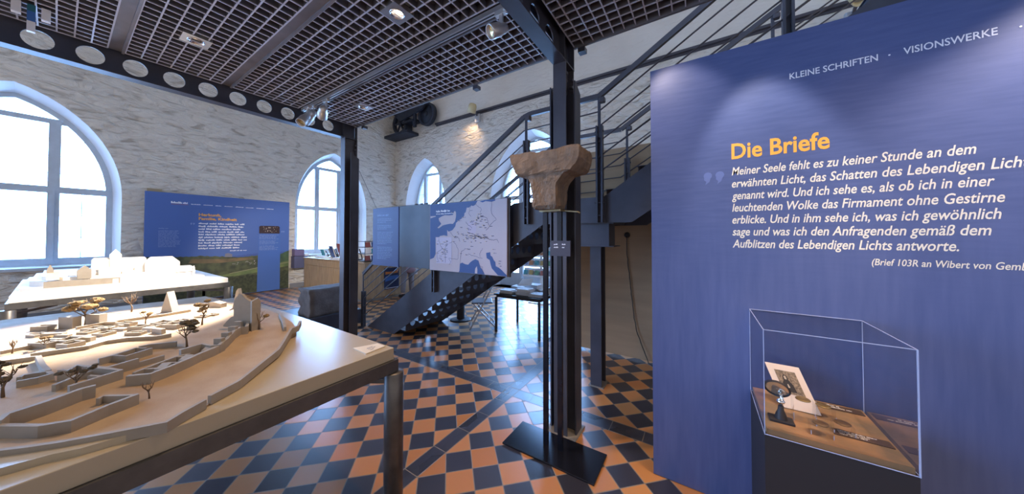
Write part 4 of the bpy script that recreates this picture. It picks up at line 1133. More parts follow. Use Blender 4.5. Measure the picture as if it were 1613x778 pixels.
# ------------------------------------------------------------------ stone capital on its steel stand
o = thing('capital_stand', 'black steel stand with rods and wide base plate under the stone capital', 'stand', (-0.945, 2.03, 0))
q = MB(); q.bbox((-1.302, 1.882, 0), (-0.589, 2.192, 0.012), 0.002); q.build('base_plate', blacksteel, o)
for x in (-1.012, -0.893):
    q = MB(); q.box((x-0.018, 2.04, 0.012), (x+0.018, 2.065, 1.79)); q.build('rod', blacksteel, o)
q = MB(); q.box((-1.04, 2.0, 1.785), (-0.865, 2.11, 1.80)); q.tube([(-0.87, 2.03, 1.79), (-0.74, 2.02, 1.775), (-0.725, 2.02, 1.765)], 0.006, 8); q.build('support_bracket', mat('brass_pin', (0.30,0.24,0.13), 0.4, 0.6), o)
q = MB(); q.box((-0.955, 2.025, 1.452), (-0.80, 2.04, 1.566)); q.build('plaque', mat('dark_plaque', (0.045,0.04,0.06), 0.4), o)
q = MB(); rd = random.Random(2)
for k, (a, L) in enumerate(((-0.93, .03), (-0.93, .035), (-0.865, .03), (-0.865, 0.02))): greek(q, (a, 2.0245, 1.535-0.022*(k % 2)), (1,0,0), (0,0,1), L, 0.009, rd)
q.build('plaque_print', whitel, o, fix=False)
def capital():
    secs = [(1.800, -1.030, -0.880, 1.930, 2.10), (1.825, -1.050, -0.868, 1.915, 2.115), (1.88, -1.052, -0.866, 1.912, 2.12), (1.94, -1.055, -0.862, 1.912, 2.12), (1.985, -1.066, -0.852, 1.910, 2.125), (2.02, -1.088, -0.828, 1.908, 2.13), (2.045, -1.112, -0.795, 1.905, 2.135), (2.052, -1.150, -0.760, 1.90, 2.145),
            (2.058, -1.165, -0.740, 1.892, 2.15), (2.09, -1.185, -0.705, 1.89, 2.155), (2.13, -1.200, -0.682, 1.888, 2.16), (2.165, -1.222, -0.676, 1.888, 2.16), (2.205, -1.238, -0.678, 1.892, 2.16), (2.222, -1.225, -0.69, 1.902, 2.15)]
    n = 10; vs = []; fs = []
    def ring(z, x0, x1, y0, y1):
        r_ = []
        for k in range(n): r_.append((x0+(x1-x0)*k/n, y0, z))
        for k in range(n): r_.append((x1, y0+(y1-y0)*k/n, z))
        for k in range(n): r_.append((x1-(x1-x0)*k/n, y1, z))
        for k in range(n): r_.append((x0, y1-(y1-y0)*k/n, z))
        return r_
    # denser sections
    ss = []
    for a, b_ in zip(secs[:-1], secs[1:]):
        for t in (0, 0.5): ss.append(tuple(a[i]+(b_[i]-a[i])*t for i in range(5)))
    ss.append(secs[-1])
    m = 4*n
    for s in ss:
        for p in ring(*s):
            v = Vector(p); d = noise.noise_vector(v*11)*0.010+noise.noise_vector(v*33)*0.006
            if s[0] > 2.06: d += noise.noise_vector(v*6+Vector((3,1,2)))*0.012
            vs.append(v+d)
    for i in range(len(ss)-1):
        for k in range(m): fs.append((i*m+k, i*m+(k+1)%m, (i+1)*m+(k+1)%m, (i+1)*m+k))
    fs.append(tuple(reversed(range(m)))); 
    top = (len(ss)-1)*m
    c_ = len(vs); vs.append(Vector((-0.95, 2.03, 2.225)))
    for k in range(m): fs.append((top+k, top+(k+1)%m, c_))
    return vs, fs
q = MB(); vs, fs = capital(); q.add(vs, fs)
ob = tag(q.build('stone_capital', stone), 'weathered sandstone capital with flared top on the black rod stand', 'capital')

# ------------------------------------------------------------------ model tables
def table(x0, x1, y0, y1, ztop, label):
    """angle-iron frame on round tube legs"""
    o = thing('display_table', label, 'table', ((x0+x1)/2, (y0+y1)/2, 0))
    f = MB(); z1 = ztop-0.07; z0 = z1-0.07
    ex = 0.018
    f.prism([(x0-ex, y0-ex), (x1+ex, y0-ex), (x1+ex, y1+ex), (x0-ex, y1+ex)], z0, z1, 'z', [[(x0+0.03, y0+0.03), (x1-0.03, y0+0.03), (x1-0.03, y1-0.03), (x0+0.03, y1-0.03)]])
    f.build('frame', tablem, o)
    for sx, sy in ((0,0), (1,0), (0,1), (1,1)):
        cx, cy = (x0+0.004, x1-0.004)[sx], (y0-0.004, y1+0.004)[sy]
        l_ = MB(); M = Matrix.Translation((cx, cy, 0))
        l_.lathe([(0.0, 0.0), (0.055, 0.0), (0.055, z0-0.006), (0.052, z0-0.003), (0.0, z0-0.003)], 32, M)
        l_.build('leg', tablem, o)
        dx, dy = (-1 if sx else 1), (-1 if sy else 1)
        s_ = MB(); s_.bar((cx+dx*0.04, cy+dy*0.03, 0.735), (cx+dx*0.45, cy+dy*0.29, 0.735), 0.03, 0.025); s_.build('brace', tablem, o)
    return o
TX1, TY1, ZT1 = -1.558, 1.108, 0.93
table(-4.28, TX1, -0.66, TY1, ZT1, 'grey steel table with round legs under the tan site model, nearest the camera')
table(-8.80, -6.385, -0.28, 1.50, 0.93, 'grey steel table with round legs under the white model by the left window')

# ------------------------------------------------------------------ tan site model on the near table
def smo(t): t = max(0.0, min(1.0, t)); return t*t*(3-2*t)
def TH(x, y): return 0.938+0.07*smo((-1.65-x)/1.3)
mo = thing('site_model', 'tan architectural site model with terrain, ruins and trees on the near table', 'architectural model', ((TX1-4.28)/2, 0.2, ZT1-0.07))
q = MB(); q.bbox((-4.278, -0.658, ZT1-0.07), (TX1, TY1, ZT1), 0.003); q.build('base_board', modelm, mo)
SHORE = [(-4.1, 0.80), (-3.5, 0.86), (-3.0, 0.93), (-2.657, 0.925), (-2.44, 0.915), (-2.300, 0.885), (-2.249, 0.833), (-2.075, 0.734), (-1.962, 0.668), (-1.892, 0.604), (-1.709, 0.441), (-1.645, 0.337), (-1.622, 0.32), (-1.576, 0.252), (-1.545, 0.211)]
SH2 = [(-1.552, 0.205), (-1.570, 0.183), (-1.601, 0.113), (-1.662, 0.021), (-1.705, -0.033), (-1.75, -0.082), (-1.80, -0.14), (-1.9, -0.28), (-2.0, -0.60)]
full = SHORE[:-1]+SH2+[(-4.15, -0.60)]
def inside(p, poly):
    c = False; n = len(poly)
    for i in range(n):
        a, b_ = poly[i], poly[(i+1) % n]
        if (a[1] > p[1]) != (b_[1] > p[1]) and p[0] < (b_[0]-a[0])*(p[1]-a[1])/(b_[1]-a[1])+a[0]: c = not c
    return c
def terrain_mesh():
    bm = bmesh.new()
    vs = [bm.verts.new((a, b_, 0)) for a, b_ in full]
    bm.faces.new(vs)
    bmesh.ops.triangulate(bm, faces=bm.faces)
    x = -4.2
    while x < -1.5:
        bmesh.ops.bisect_plane(bm, geom=list(bm.verts)+list(bm.edges)+list(bm.faces), plane_co=(x, 0, 0), plane_no=(1, 0, 0)); x += 0.06
    y = -0.6
    while y < 1.0:
        bmesh.ops.bisect_plane(bm, geom=list(bm.verts)+list(bm.edges)+list(bm.faces), plane_co=(0, y, 0), plane_no=(0, 1, 0)); y += 0.06
    for v in bm.verts:
        x, y = v.co.x, v.co.y
        v.co.z = TH(x, y)+0.004*(noise.noise(Vector((x*5, y*5, 1)))+0.4)*smo((-1.75-x)/0.3)
    top = list(bm.faces)
    ed = [e for e in bm.edges if e.is_boundary]
    r_ = bmesh.ops.extrude_edge_only(bm, edges=ed)
    for g in r_['geom']:
        if isinstance(g, bmesh.types.BMVert): g.co.z = ZT1+0.0005
    for f_ in bm.faces: f_.smooth = False
    return bm
bm = terrain_mesh(); q = MB(); q.bm(bm); bm.free(); q.build('terrain', terrm, mo)
# lower shore terrace
q = MB(); low = [(-1.562, 0.20), (-1.575, 0.16), (-1.60, 0.05), (-1.63, 0.0), (-1.66, -0.10), (-1.69, -0.25), (-1.72, -0.60), (-2.0, -0.60), (-1.9, -0.28), (-1.75, -0.082), (-1.66, 0.02), (-1.60, 0.113)]
q.prism(low, ZT1, ZT1+0.022, 'z'); q.build('shore_terrace', modelm, mo)
WALLS = [
   ( 0.03 , 0.014 , [(-2.365, 0.932), (-2.274, 0.882), (-2.249, 0.833), (-2.075, 0.734), (-1.962, 0.668), (-1.892, 0.604), (-1.709, 0.441), (-1.645, 0.337)] ),
   ( 0.03 , 0.014 , [(-1.622, 0.32), (-1.576, 0.252), (-1.539, 0.211), (-1.558, 0.183), (-1.601, 0.113), (-1.662, 0.021), (-1.705, -0.033), (-1.75, -0.082), (-1.798, -0.139)] ),
   ( 0.05 , 0.02 , [(-1.963, -0.134), (-1.943, -0.093), (-1.983, -0.084), (-2.008, -0.015), (-2.048, 0.059), (-2.048, 0.093)] ),
   ( 0.04 , 0.016 , [(-1.975, -0.125), (-1.926, -0.091), (-1.826, -0.019), (-1.792, 0.035), (-1.834, 0.108), (-1.862, 0.181)] ),
   ( 0.03 , 0.012 , [(-1.889, 0.183), (-1.892, 0.17), (-1.965, 0.11), (-1.953, 0.094)] ),
   ( 0.045 , 0.016 , [(-2.122, 0.034), (-2.139, 0.081), (-2.169, 0.162), (-2.236, 0.127), (-2.306, 0.086), (-2.36, 0.058), (-2.312, 0.036), (-2.343, 0.016)] ),
   ( 0.03 , 0.014 , [(-2.217, 0.002), (-2.243, 0.031), (-2.283, 0.057), (-2.281, 0.11)] ),
   ( 0.03 , 0.012 , [(-2.235, 0.084), (-2.195, 0.111)] ),
   ( 0.045 , 0.014 , [(-2.242, 0.127), (-2.273, 0.22)] ),
   ( 0.025 , 0.012 , [(-2.274, 0.221), (-2.297, 0.303)] ),
   ( 0.035 , 0.012 , [(-2.428, 0.157), (-2.375, 0.191), (-2.417, 0.277)] ),
   ( 0.035 , 0.012 , [(-2.418, 0.116), (-2.428, 0.157), (-2.471, 0.229), (-2.436, 0.26)] ),
   ( 0.03 , 0.012 , [(-2.499, 0.243), (-2.501, 0.28), (-2.454, 0.369)] ),
   ( 0.02 , 0.014 , [(-2.722, -0.162), (-2.739, -0.135), (-2.705, -0.044)] ),
   ( 0.03 , 0.016 , [(-2.669, -0.04), (-2.501, -0.025), (-2.414, -0.012)] ),
   ( 0.028 , 0.014 , [(-2.408, -0.077), (-2.429, -0.068), (-2.42, -0.033), (-2.408, -0.012), (-2.368, -0.003), (-2.357, -0.034), (-2.365, -0.08)] ),
   ( 0.022 , 0.016 , [(-2.769, -0.059), (-2.761, -0.034), (-2.719, 0.1), (-2.76, 0.157), (-2.742, 0.232), (-2.664, 0.321), (-2.659, 0.378)] ),
   ( 0.045 , 0.018 , [(-2.079, 0.173), (-2.037, 0.232), (-2.074, 0.3), (-2.117, 0.364), (-2.148, 0.403), (-2.177, 0.457), (-2.22, 0.506)] ),
   ( 0.03 , 0.012 , [(-2.141, 0.195), (-2.157, 0.222), (-2.202, 0.294), (-2.225, 0.341), (-2.222, 0.382)] ),
   ( 0.028 , 0.012 , [(-2.163, 0.223), (-2.111, 0.283)] ),
   ( 0.028 , 0.012 , [(-2.185, 0.278), (-2.146, 0.324)] ),
   ( 0.028 , 0.012 , [(-2.22, 0.338), (-2.167, 0.38)] ),
   ( 0.05 , 0.016 , [(-2.248, 0.35), (-2.26, 0.388), (-2.269, 0.434), (-2.21, 0.459), (-2.195, 0.483), (-2.267, 0.53), (-2.376, 0.586), (-2.428, 0.628), (-2.413, 0.655), (-2.509, 0.693)] ),
   ( 0.018 , 0.012 , [(-2.95, -0.146), (-2.974, -0.081), (-3.015, 0.028)] ),
   ( 0.02 , 0.014 , [(-3.314, 0.074), (-3.342, 0.169), (-3.344, 0.312), (-3.331, 0.441), (-3.365, 0.575)] ),
   ( 0.03 , 0.014 , [(-2.657, 0.913), (-2.469, 0.868), (-2.303, 0.821)] ),
]
BUTT = [(-2.254, 0.497), (-2.328, 0.544), (-2.414, 0.593), (-2.5, 0.641), (-2.552, 0.686), (-2.109, 0.273), (-2.154, 0.354), (-2.212, 0.441)]
SM = [(-3.294, -0.052), (-2.966, -0.018), (-3.148, 0.03), (-2.939, 0.043), (-2.835, 0.05), (-2.909, 0.098), (-3.141, 0.114), (-3.482, -0.034), (-3.215, -0.001), (-3.163, 0.172), (-3.155, 0.207), (-3.058, 0.225), (-3.001, 0.164), (-2.978, 0.291), (-2.891, 0.32), (-2.954, 0.352), (-3.005, 0.399), (-3.013, 0.428), (-2.874, 0.422), (-2.984, 0.481), (-3.013, 0.516), (-3.053, 0.585), (-3.066, 0.638), (-3.307, 0.204), (-3.196, 0.26), (-3.213, 0.139), (-2.796, 0.346), (-2.864, 0.268)]
def model_wall(name, h, th, pts, base=None):
    q = MB(); n = len(pts); L = []; Rr = []
    for i in range(n):
        a = Vector(pts[max(0, i-1)]); c_ = Vector(pts[min(n-1, i+1)]); d = (c_-a).normalized(); nn = Vector((-d.y, d.x))*th/2
        L.append(Vector(pts[i])+nn); Rr.append(Vector(pts[i])-nn)
    vs = []
    for i in range(n):
        g = min(TH(*pts[i]), TH(*L[i]), TH(*Rr[i])); t = TH(*pts[i])+h
        vs += [(L[i].x, L[i].y, g-0.006), (Rr[i].x, Rr[i].y, g-0.006), (Rr[i].x, Rr[i].y, t), (L[i].x, L[i].y, t)]
    fs = [(0,1,2,3), ((n-1)*4+3, (n-1)*4+2, (n-1)*4+1, (n-1)*4)]
    for i in range(n-1):
        for k in range(4): fs.append((i*4+k, i*4+(k+1) % 4, (i+1)*4+(k+1) % 4, (i+1)*4+k))
    q.add(vs, fs); q.build(name, mwall, mo)
for h, th, pts in WALLS: model_wall('model_wall', h, th, pts)
for i, (x, y) in enumerate(BUTT):
    q = MB(); z = TH(x, y); hh = 0.065 if i < 5 else 0.045
    M = Matrix.Translation((x, y, z)) @ Matrix.Rotation(R(35), 4, 'Z')
    if i < 5: q.box((-0.02, -0.012, -0.01), (0.02, 0.012, hh), M)
    else: q.add([(-0.02,-0.03,-0.01),(0.02,-0.03,-0.01),(0.02,0.02,-0.01),(-0.02,0.02,-0.01),(-0.02,-0.012,hh*0.7),(0.02,-0.012,hh*0.7),(0.02,0.02,hh),(-0.02,0.02,hh)], [(0,3,2,1),(4,5,6,7),(0,1,5,4),(1,2,6,5),(2,3,7,6),(3,0,4,7)], M)
    q.build('buttress', mwall, mo)
# tall ruined gable with the lower hall beside it
d = Vector((-2.435+2.560, 0.705-0.625)); Lg = d.length; d = d.normalized(); nn = Vector((-d.y, d.x))
def gable(pts, p0, dr, thick, z, name, mt=mwall):
    nr = Vector((-dr.y, dr.x)); q = MB(); n = len(pts)
    A = [Vector((p0[0]+dr.x*a, p0[1]+dr.y*a, z+b_)) for a, b_ in pts]; off = Vector((nr.x*thick, nr.y*thick, 0))
    tris = tessellate_polygon([[Vector((a, b_, 0)) for a, b_ in pts]])
    vs = A+[v+off for v in A]; fs = [tuple(t) for t in tris]+[tuple(i+n for i in reversed(t)) for t in tris]
    for i in range(n): fs.append((i, (i+1) % n, (i+1) % n+n, i+n))
    q.add(vs, fs); q.build(name, mt, mo)
zt = TH(-2.5, 0.66)-0.01
u = Vector((0.84, 0.54))
gable([(0, 0), (0.11, 0), (0.11, 0.15), (0.125, 0.17), (0.115, 0.185), (0.10, 0.20), (0.075, 0.215), (0.05, 0.242), (0.03, 0.246), (0.025, 0.235), (0.0, 0.20)], (-2.56, 0.63), u, 0.018, zt, 'ruined_gable')
gable([(0, 0), (0.05, 0), (0.05, 0.19), (0.035, 0.215), (0.0, 0.20)], (-2.445, 0.690), Vector((-0.25, 0.97)), 0.016, zt, 'ruined_gable')
gable([(0, 0), (0.15, 0), (0.15, 0.10), (0.10, 0.10), (0.05, 0.085), (0.02, 0.055), (0, 0.03)], (-2.665, 0.605), u, 0.016, zt, 'hall_wall')
gable([(0, 0), (0.16, 0), (0.16, 0.05), (0.03, 0.06), (0, 0.03)], (-2.52, 0.645), Vector((-0.8, 0.6)), 0.016, zt, 'hall_wall')
gable([(0, 0), (0.10, 0), (0.05, 0.17)], (-3.52, 0.44), u, 0.05, TH(-3.5, 0.46)-0.01, 'small_gable')
gable([(0, 0), (0.075, 0), (0.045, 0.17), (0.03, 0.15)], (-3.25, 0.79), u, 0.03, TH(-3.2, 0.8)-0.01, 'small_gable')
gable([(0, 0), (0.11, 0), (0.11, 0.045), (0.05, 0.06), (0, 0.05)], (-3.42, 0.68), u, 0.05, TH(-3.4, 0.7)-0.01, 'low_house')
for (x, y) in ((-3.417, 0.054), (-3.389, 0.151)):
    q = MB(); z = TH(x, y); M = Matrix.Translation((x, y, z)) @ Matrix.Rotation(R(33), 4, 'Z'); q.box((-0.045, -0.02, -0.01), (0.045, 0.02, 0.075), M); q.build('gate_pier', mwall, mo)
# foundations excavated on the upper plateau: low open boxes and blocks
rd = random.Random(4)
for i, (x, y) in enumerate(SM):
    q = MB(); z = TH(x, y); a = R(33+rd.uniform(-12, 12)); M = Matrix.Translation((x, y, z)) @ Matrix.Rotation(a, 4, 'Z')
    L, W_, hh, t = rd.uniform(0.03, 0.055), rd.uniform(0.02, 0.04), rd.uniform(0.014, 0.032), 0.006
    if i % 3 == 2: q.box((-L, -W_*0.4, -0.004), (L, W_*0.4, hh), M)
    else:
        q.box((-L, -W_, -0.004), (L, -W_+t, hh), M); q.box((-L, W_-t, -0.004), (L*rd.uniform(0.3, 1), W_, hh), M)
        q.box((-L, -W_+t, -0.004), (-L+t, W_-t, hh*0.9), M); q.box((L-t, -W_+t, -0.004), (L, W_-t, hh), M); q.box((-t/2, -W_+t, -0.004), (t/2, W_-t, hh*0.7), M)
    q.build('foundation', mwall, mo)
def model_tree(x, y, h, foliage, leaf=leafm, spread=1.0, seed=0):
    """bare twig tree, optionally with clumps of dried foliage"""
    r2 = random.Random(seed); z = TH(x, y)
    t = thing('model_tree', None, None, (x, y, z)); 
    for k in ('label', 'category'):
        if k in t: del t[k]
    put(t, mo)
    q = MB(); p0 = Vector((x, y, z-0.004)); tips = []
    trunk = [p0, p0+Vector((r2.uniform(-.02,.02)*h, r2.uniform(-.02,.02)*h, h*0.28)), p0+Vector((r2.uniform(-.06,.06)*h, r2.uniform(-.06,.06)*h, h*0.5))]
    q.tube(trunk, [h*0.035, h*0.026, h*0.020], 6)
    for k in range(6 if foliage else 8):
        a = 2*PI*k/7+r2.uniform(-.4,.4); st_ = trunk[1].lerp(trunk[2], r2.uniform(0.0, 1))
        e = st_+Vector((math.cos(a)*h*0.28*spread*r2.uniform(.6,1.1), math.sin(a)*h*0.28*spread*r2.uniform(.6,1.1), h*r2.uniform(0.2, 0.5)))
        mid = st_.lerp(e, 0.5)+Vector((math.cos(a), math.sin(a), 0))*h*0.05
        q.tube([st_, mid, e], [h*0.016, h*0.012, h*0.006], 5); tips.append(e)
        for j in range(2):
            e2 = mid+Vector((r2.uniform(-.16,.16)*h*spread, r2.uniform(-.16,.16)*h*spread, r2.uniform(.12,.28)*h)); q.tube([mid, e2], [h*0.009, h*0.004], 4); tips.append(e2)
    q.build('twigs', treem, t)
    if foliage:
        q = MB()
        for k in range(foliage):
            c_ = r2.choice(tips)+Vector((r2.uniform(-.07,.07)*h, r2.uniform(-.07,.07)*h, r2.uniform(-.16,.10)*h)); rr_ = h*r2.uniform(0.06, 0.14)
            bm = bmesh.new(); bmesh.ops.create_icosphere(bm, subdivisions=2, radius=1)
            for v in bm.verts: v.co = Vector((v.co.x*rr_*1.15, v.co.y*rr_*1.15, v.co.z*rr_*0.7))*(1+0.35*noise.noise(v.co*2.5+Vector((k, seed, 0))))+c_
            q.bm(bm); bm.free()
        q.build('foliage', leaf, t)
model_tree(-3.42, 0.11, 0.20, 9, leafm, 1.2, 1)
model_tree(-3.724, 0.322, 0.16, 0, None, 1.1, 2)
model_tree(-3.115, 0.328, 0.115, 4, leafm, 0.8, 3)
model_tree(-2.40, 0.40, 0.16, 9, leafd, 0.9, 4)
model_tree(-2.81, 0.534, 0.16, 7, leafm, 0.7, 5)
model_tree(-2.456, 0.728, 0.15, 3, leafm, 0.9, 6)
model_tree(-1.88, 0.212, 0.085, 0, None, 0.8, 7)
model_tree(-2.926, -0.114, 0.09, 0, None, 0.4, 8)
model_tree(-2.289, -0.105, 0.15, 8, leafd, 0.9, 9)
model_tree(-2.197, 0.053, 0.11, 6, leafd, 1.2, 10)
model_tree(-2.914, -0.027, 0.075, 4, leafm, 0.9, 11)
q = MB(); cv = [(-1.752, 0.958), (-1.597, 0.952), (-1.615, 1.085), (-1.695, 1.088)]; cv = [(-1.745, 0.962), (-1.60, 0.957), (-1.614, 1.087), (-1.692, 1.085)]
q.prism(cv, ZT1+0.0005, ZT1+0.006, 'z'); o = thing('caption_card', 'small cream caption card at the right corner of the near model table', 'card', (-1.66, 1.02, ZT1)); q.build('card', mat('cream_caption_card', (0.72, 0.64, 0.50), 0.5), o)
q = MB(); rd = random.Random(8)
for k, L in enumerate((0.03, 0.05, 0.04)): greek(q, (-1.625-0.018*k, 1.0, ZT1+0.0065), (-0.1, 0.99, 0), (-1, -0.1, 0), L, 0.009, rd)
q.build('small_print', mapink, o, fix=False)

# ------------------------------------------------------------------ white model on the far table
wm = thing('site_model', 'white architectural model of abbey buildings on the far table by the window', 'architectural model', (-7.5, 0.6, 0.86))
q = MB(); q.bbox((-8.798, -0.278, 0.86), (-6.387, 1.498, 0.93), 0.003); q.build('base_board', mwhite, wm)
def wt(pts, z0, z1, name='terrain_step'): q = MB(); q.prism(pts, z0, z1, 'z'); q.build(name, mwhite, wm)
wt([(-8.7, -0.22), (-6.9, -0.24), (-6.55, 0.05), (-6.50, 0.45), (-6.60, 0.9), (-6.75, 1.3), (-7.4, 1.38), (-8.7, 1.30)], 0.928, 0.968)
wt([(-8.6, -0.16), (-7.1, -0.18), (-6.72, 0.02), (-6.60, 0.45), (-6.75, 0.95), (-6.9, 1.22), (-7.6, 1.3), (-8.6, 1.2)], 0.966, 1.03)
wt([(-8.5, -0.1), (-7.2, -0.1), (-6.82, 0.05), (-6.72, 0.45), (-6.85, 1.0), (-7.1, 1.15), (-8.5, 1.1)], 1.028, 1.075)
def house(x, y, L, W_, h, rh, z=1.07, rot=0, hip=0.0, name='model_building', mt=None):
    """ridge along local x, hip = inset of the ridge ends"""
    M = Matrix.Translation((x, y, z)) @ Matrix.Rotation(rot, 4, 'Z'); q = MB()
    a, b_ = L/2, W_/2
    q.add([(-a,-b_,-0.01),(a,-b_,-0.01),(a,b_,-0.01),(-a,b_,-0.01),(-a,-b_,h),(a,-b_,h),(a,b_,h),(-a,b_,h),(-a+hip,0,h+rh),(a-hip,0,h+rh)],
          [(0,3,2,1),(0,1,5,4),(1,2,6,5),(2,3,7,6),(3,0,4,7),(4,5,9,8),(6,7,8,9),(5,6,9),(7,4,8)], M)
    q.build(name, mt or mwhite, wm)
warmw = mat('warm_plaster_model', (0.80, 0.70, 0.55), 0.7)
house(-7.0, 0.88, 0.34, 0.26, 0.13, 0.085, 1.07, PI/2, 0.06)
house(-6.98, 1.11, 0.20, 0.28, 0.05, 0.03, 1.05, PI/2, 0.03)
house(-7.0, 0.72, 0.12, 0.2, 0.08, 0.05, 1.06, 0, 0.0)
house(-7.05, 0.58, 0.30, 0.13, 0.20, 0.02, 1.07, PI/2, 0.01)
house(-7.0, 0.455, 0.10, 0.10, 0.27, 0.075, 1.07, 0, 0.049, mt=warmw)
house(-7.02, 0.36, 0.20, 0.13, 0.20, 0.03, 1.07, PI/2, 0.02, mt=warmw)
house(-6.86, 0.40, 0.18, 0.12, 0.07, 0.05, 1.05, PI/2, 0.0, mt=warmw)
house(-6.84, 0.56, 0.10, 0.12, 0.05, 0.04, 1.05, 0, 0.0)
house(-6.78, 0.20, 0.13, 0.105, 0.10, 0.06, 1.06, 0, 0.0, mt=mwall)
house(-6.9, 0.29, 0.10, 0.09, 0.04, 0.03, 1.07, PI/2, 0.0)
house(-6.9, -0.02, 0.09, 0.16, 0.05, 0.04, 1.06, PI/2, 0.0, mt=warmw)
house(-6.9, -0.04, 0.05, 0.05, 0.11, 0.075, 1.06, 0, 0.024, mt=mwall)
house(-7.1, 0.09, 0.22, 0.08, 0.04, 0.03, 1.07, PI/2, 0.0)
q = MB(); q.lathe([(0.0, 0.05), (0.012, 0.045), (0.015, 0.02), (0.020, 0.0), (0.0, 0.0)], 10, Matrix.Translation((-6.80, 1.19, 1.03))); q.tube([(-6.80, 1.19, 1.07), (-6.80, 1.19, 1.13)], 0.006, 6); q.build('model_statue', mwhite, wm)
q = MB(); q.prism([(-6.70, -0.08), (-6.60, 0.47), (-6.615, 0.475), (-6.715, -0.075)], 0.968, 1.045, 'z'); q.build('retaining_wall', mwall, wm)

# ------------------------------------------------------------------ stone relief block on its plinth
o = tag(MB().box((-6.35, 2.16, 0), (-5.32, 3.1, 0.25)).build('stone_plinth', steel, bevel=0.004), 'low dark plinth behind the near model table under the grey stone block', 'plinth')
def rock():
    bm = bmesh.new(); bmesh.ops.create_cube(bm, size=1)
    bmesh.ops.subdivide_edges(bm, edges=bm.edges, cuts=9, use_grid_fill=True)
    for v in bm.verts:
        p = v.co
        x = -5.62+p.x*0.42; y = 2.64+p.y*0.74; z = 0.25+(p.z+0.5)*0.455
        edge = smo((-p.y-0.38)/0.12)
        y += edge*0.05*noise.noise(Vector((x*6, z*9, 3)))
        w_ = Vector((x, y, z)); dd = noise.noise_vector(w_*5)*0.014+noise.noise_vector(w_*16)*0.005
        if p.z < -0.49: dd.z = 0
        v.co = w_+dd
    for f_ in bm.faces: f_.smooth = True
    return bm
bm = rock(); q = MB(); q.smooth = True; q.bm(bm); bm.free()
tag(q.build('stone_block', greystone), 'rough grey stone block on the dark plinth left of the first column', 'stone')

# ------------------------------------------------------------------ shop counters in the far left corner
def counter(name, x0, x1, y0, y1, h, label, doors, face):
    o = thing(name, label, 'counter', ((x0+x1)/2, (y0+y1)/2, 0))
    b_ = MB(); b_.box((x0+0.02, y0+0.02, 0.06), (x1-0.02, y1-0.02, h-0.03)); b_.build('body', wood, o)
    k = MB(); k.box((x0+0.05, y0+0.05, 0), (x1-0.05, y1-0.05, 0.06)); k.build('toe_kick', mat('grey_toe_kick', (0.3,0.28,0.25), 0.6), o)
    t = MB(); t.bbox((x0-0.01, y0-0.01, h-0.03), (x1+0.01, y1+0.01, h), 0.004); t.build('worktop', wood, o)
    for i in range(doors):
        d_ = MB()
        if face == 'y':
            a = x0+0.02+(x1-x0-0.04)*i/doors; b2 = x0+0.02+(x1-x0-0.04)*(i+1)/doors
            d_.bbox((a+0.004, y0+0.002, 0.07), (b2-0.004, y0+0.02, h-0.22), 0.002); d_.bbox((a+0.004, y0+0.002, h-0.212), (b2-0.004, y0+0.02, h-0.035), 0.002)
            d = d_.build('door', wood, o)
            kn = MB(); kn.lathe([(0.0,0.018),(0.012,0.014),(0.008,0.0)], 10, Matrix.Translation((b2-0.08, y0+0.002, h-0.30)) @ Matrix.Rotation(PI/2, 4, 'X')); kn.build('knob', chrome, d)
        else:
            a = y0+0.02+(y1-y0-0.04)*i/doors; b2 = y0+0.02+(y1-y0-0.04)*(i+1)/doors
            d_.bbox((x1-0.02, a+0.004, 0.07), (x1-0.002, b2-0.004, h-0.22), 0.002); d_.bbox((x1-0.02, a+0.004, h-0.212), (x1-0.002, b2-0.004, h-0.035), 0.002)
            d = d_.build('door', wood, o)
            kn = MB(); kn.lathe([(0.0,0.018),(0.012,0.014),(0.008,0.0)], 10, Matrix.Translation((x1-0.002, b2-0.08, h-0.30)) @ Matrix.Rotation(PI/2, 4, 'Y')); kn.build('knob', chrome, d)
    return o
counter('shop_counter', -10.02, -7.37, 4.02, 4.75, 0.965, 'light oak shop counter below the second window, left of the first column', 3, 'y')
counter('shop_counter', -7.335, -6.762, 3.98, 6.9, 0.965, 'light oak shop counter seen through the stair railing, with a poster on it', 4, 'x')
o = thing('poster', 'dark landscape poster with orange sky on the counter behind the stair rods', 'poster', (-6.74, 4.75, 0.6))
q = MB(); q.box((-6.7495, 4.50, 0.24), (-6.742, 4.93, 0.78)); q.build('sheet', mat('poster_night_blue', (0.02, 0.04, 0.12), 0.4), o)
def onp(name, pts, mt): q = MB(); q.add([(-6.741, a, b_) for a, b_ in pts], [tuple(range(len(pts)))]); q.build(name, mt, o, fix=False)
onp('sky_glow', [(4.53, 0.62), (4.90, 0.64), (4.88, 0.70), (4.7, 0.68), (4.53, 0.69)], mat('poster_orange', (0.6, 0.22, 0.06), 0.4))
onp('water', [(4.53, 0.44), (4.9, 0.50), (4.9, 0.58), (4.53, 0.57)], mat('poster_blue', (0.05, 0.16, 0.5), 0.4))
onp('title_strip', [(4.53, 0.26), (4.9, 0.26), (4.9, 0.275), (4.53, 0.275)], whitel)
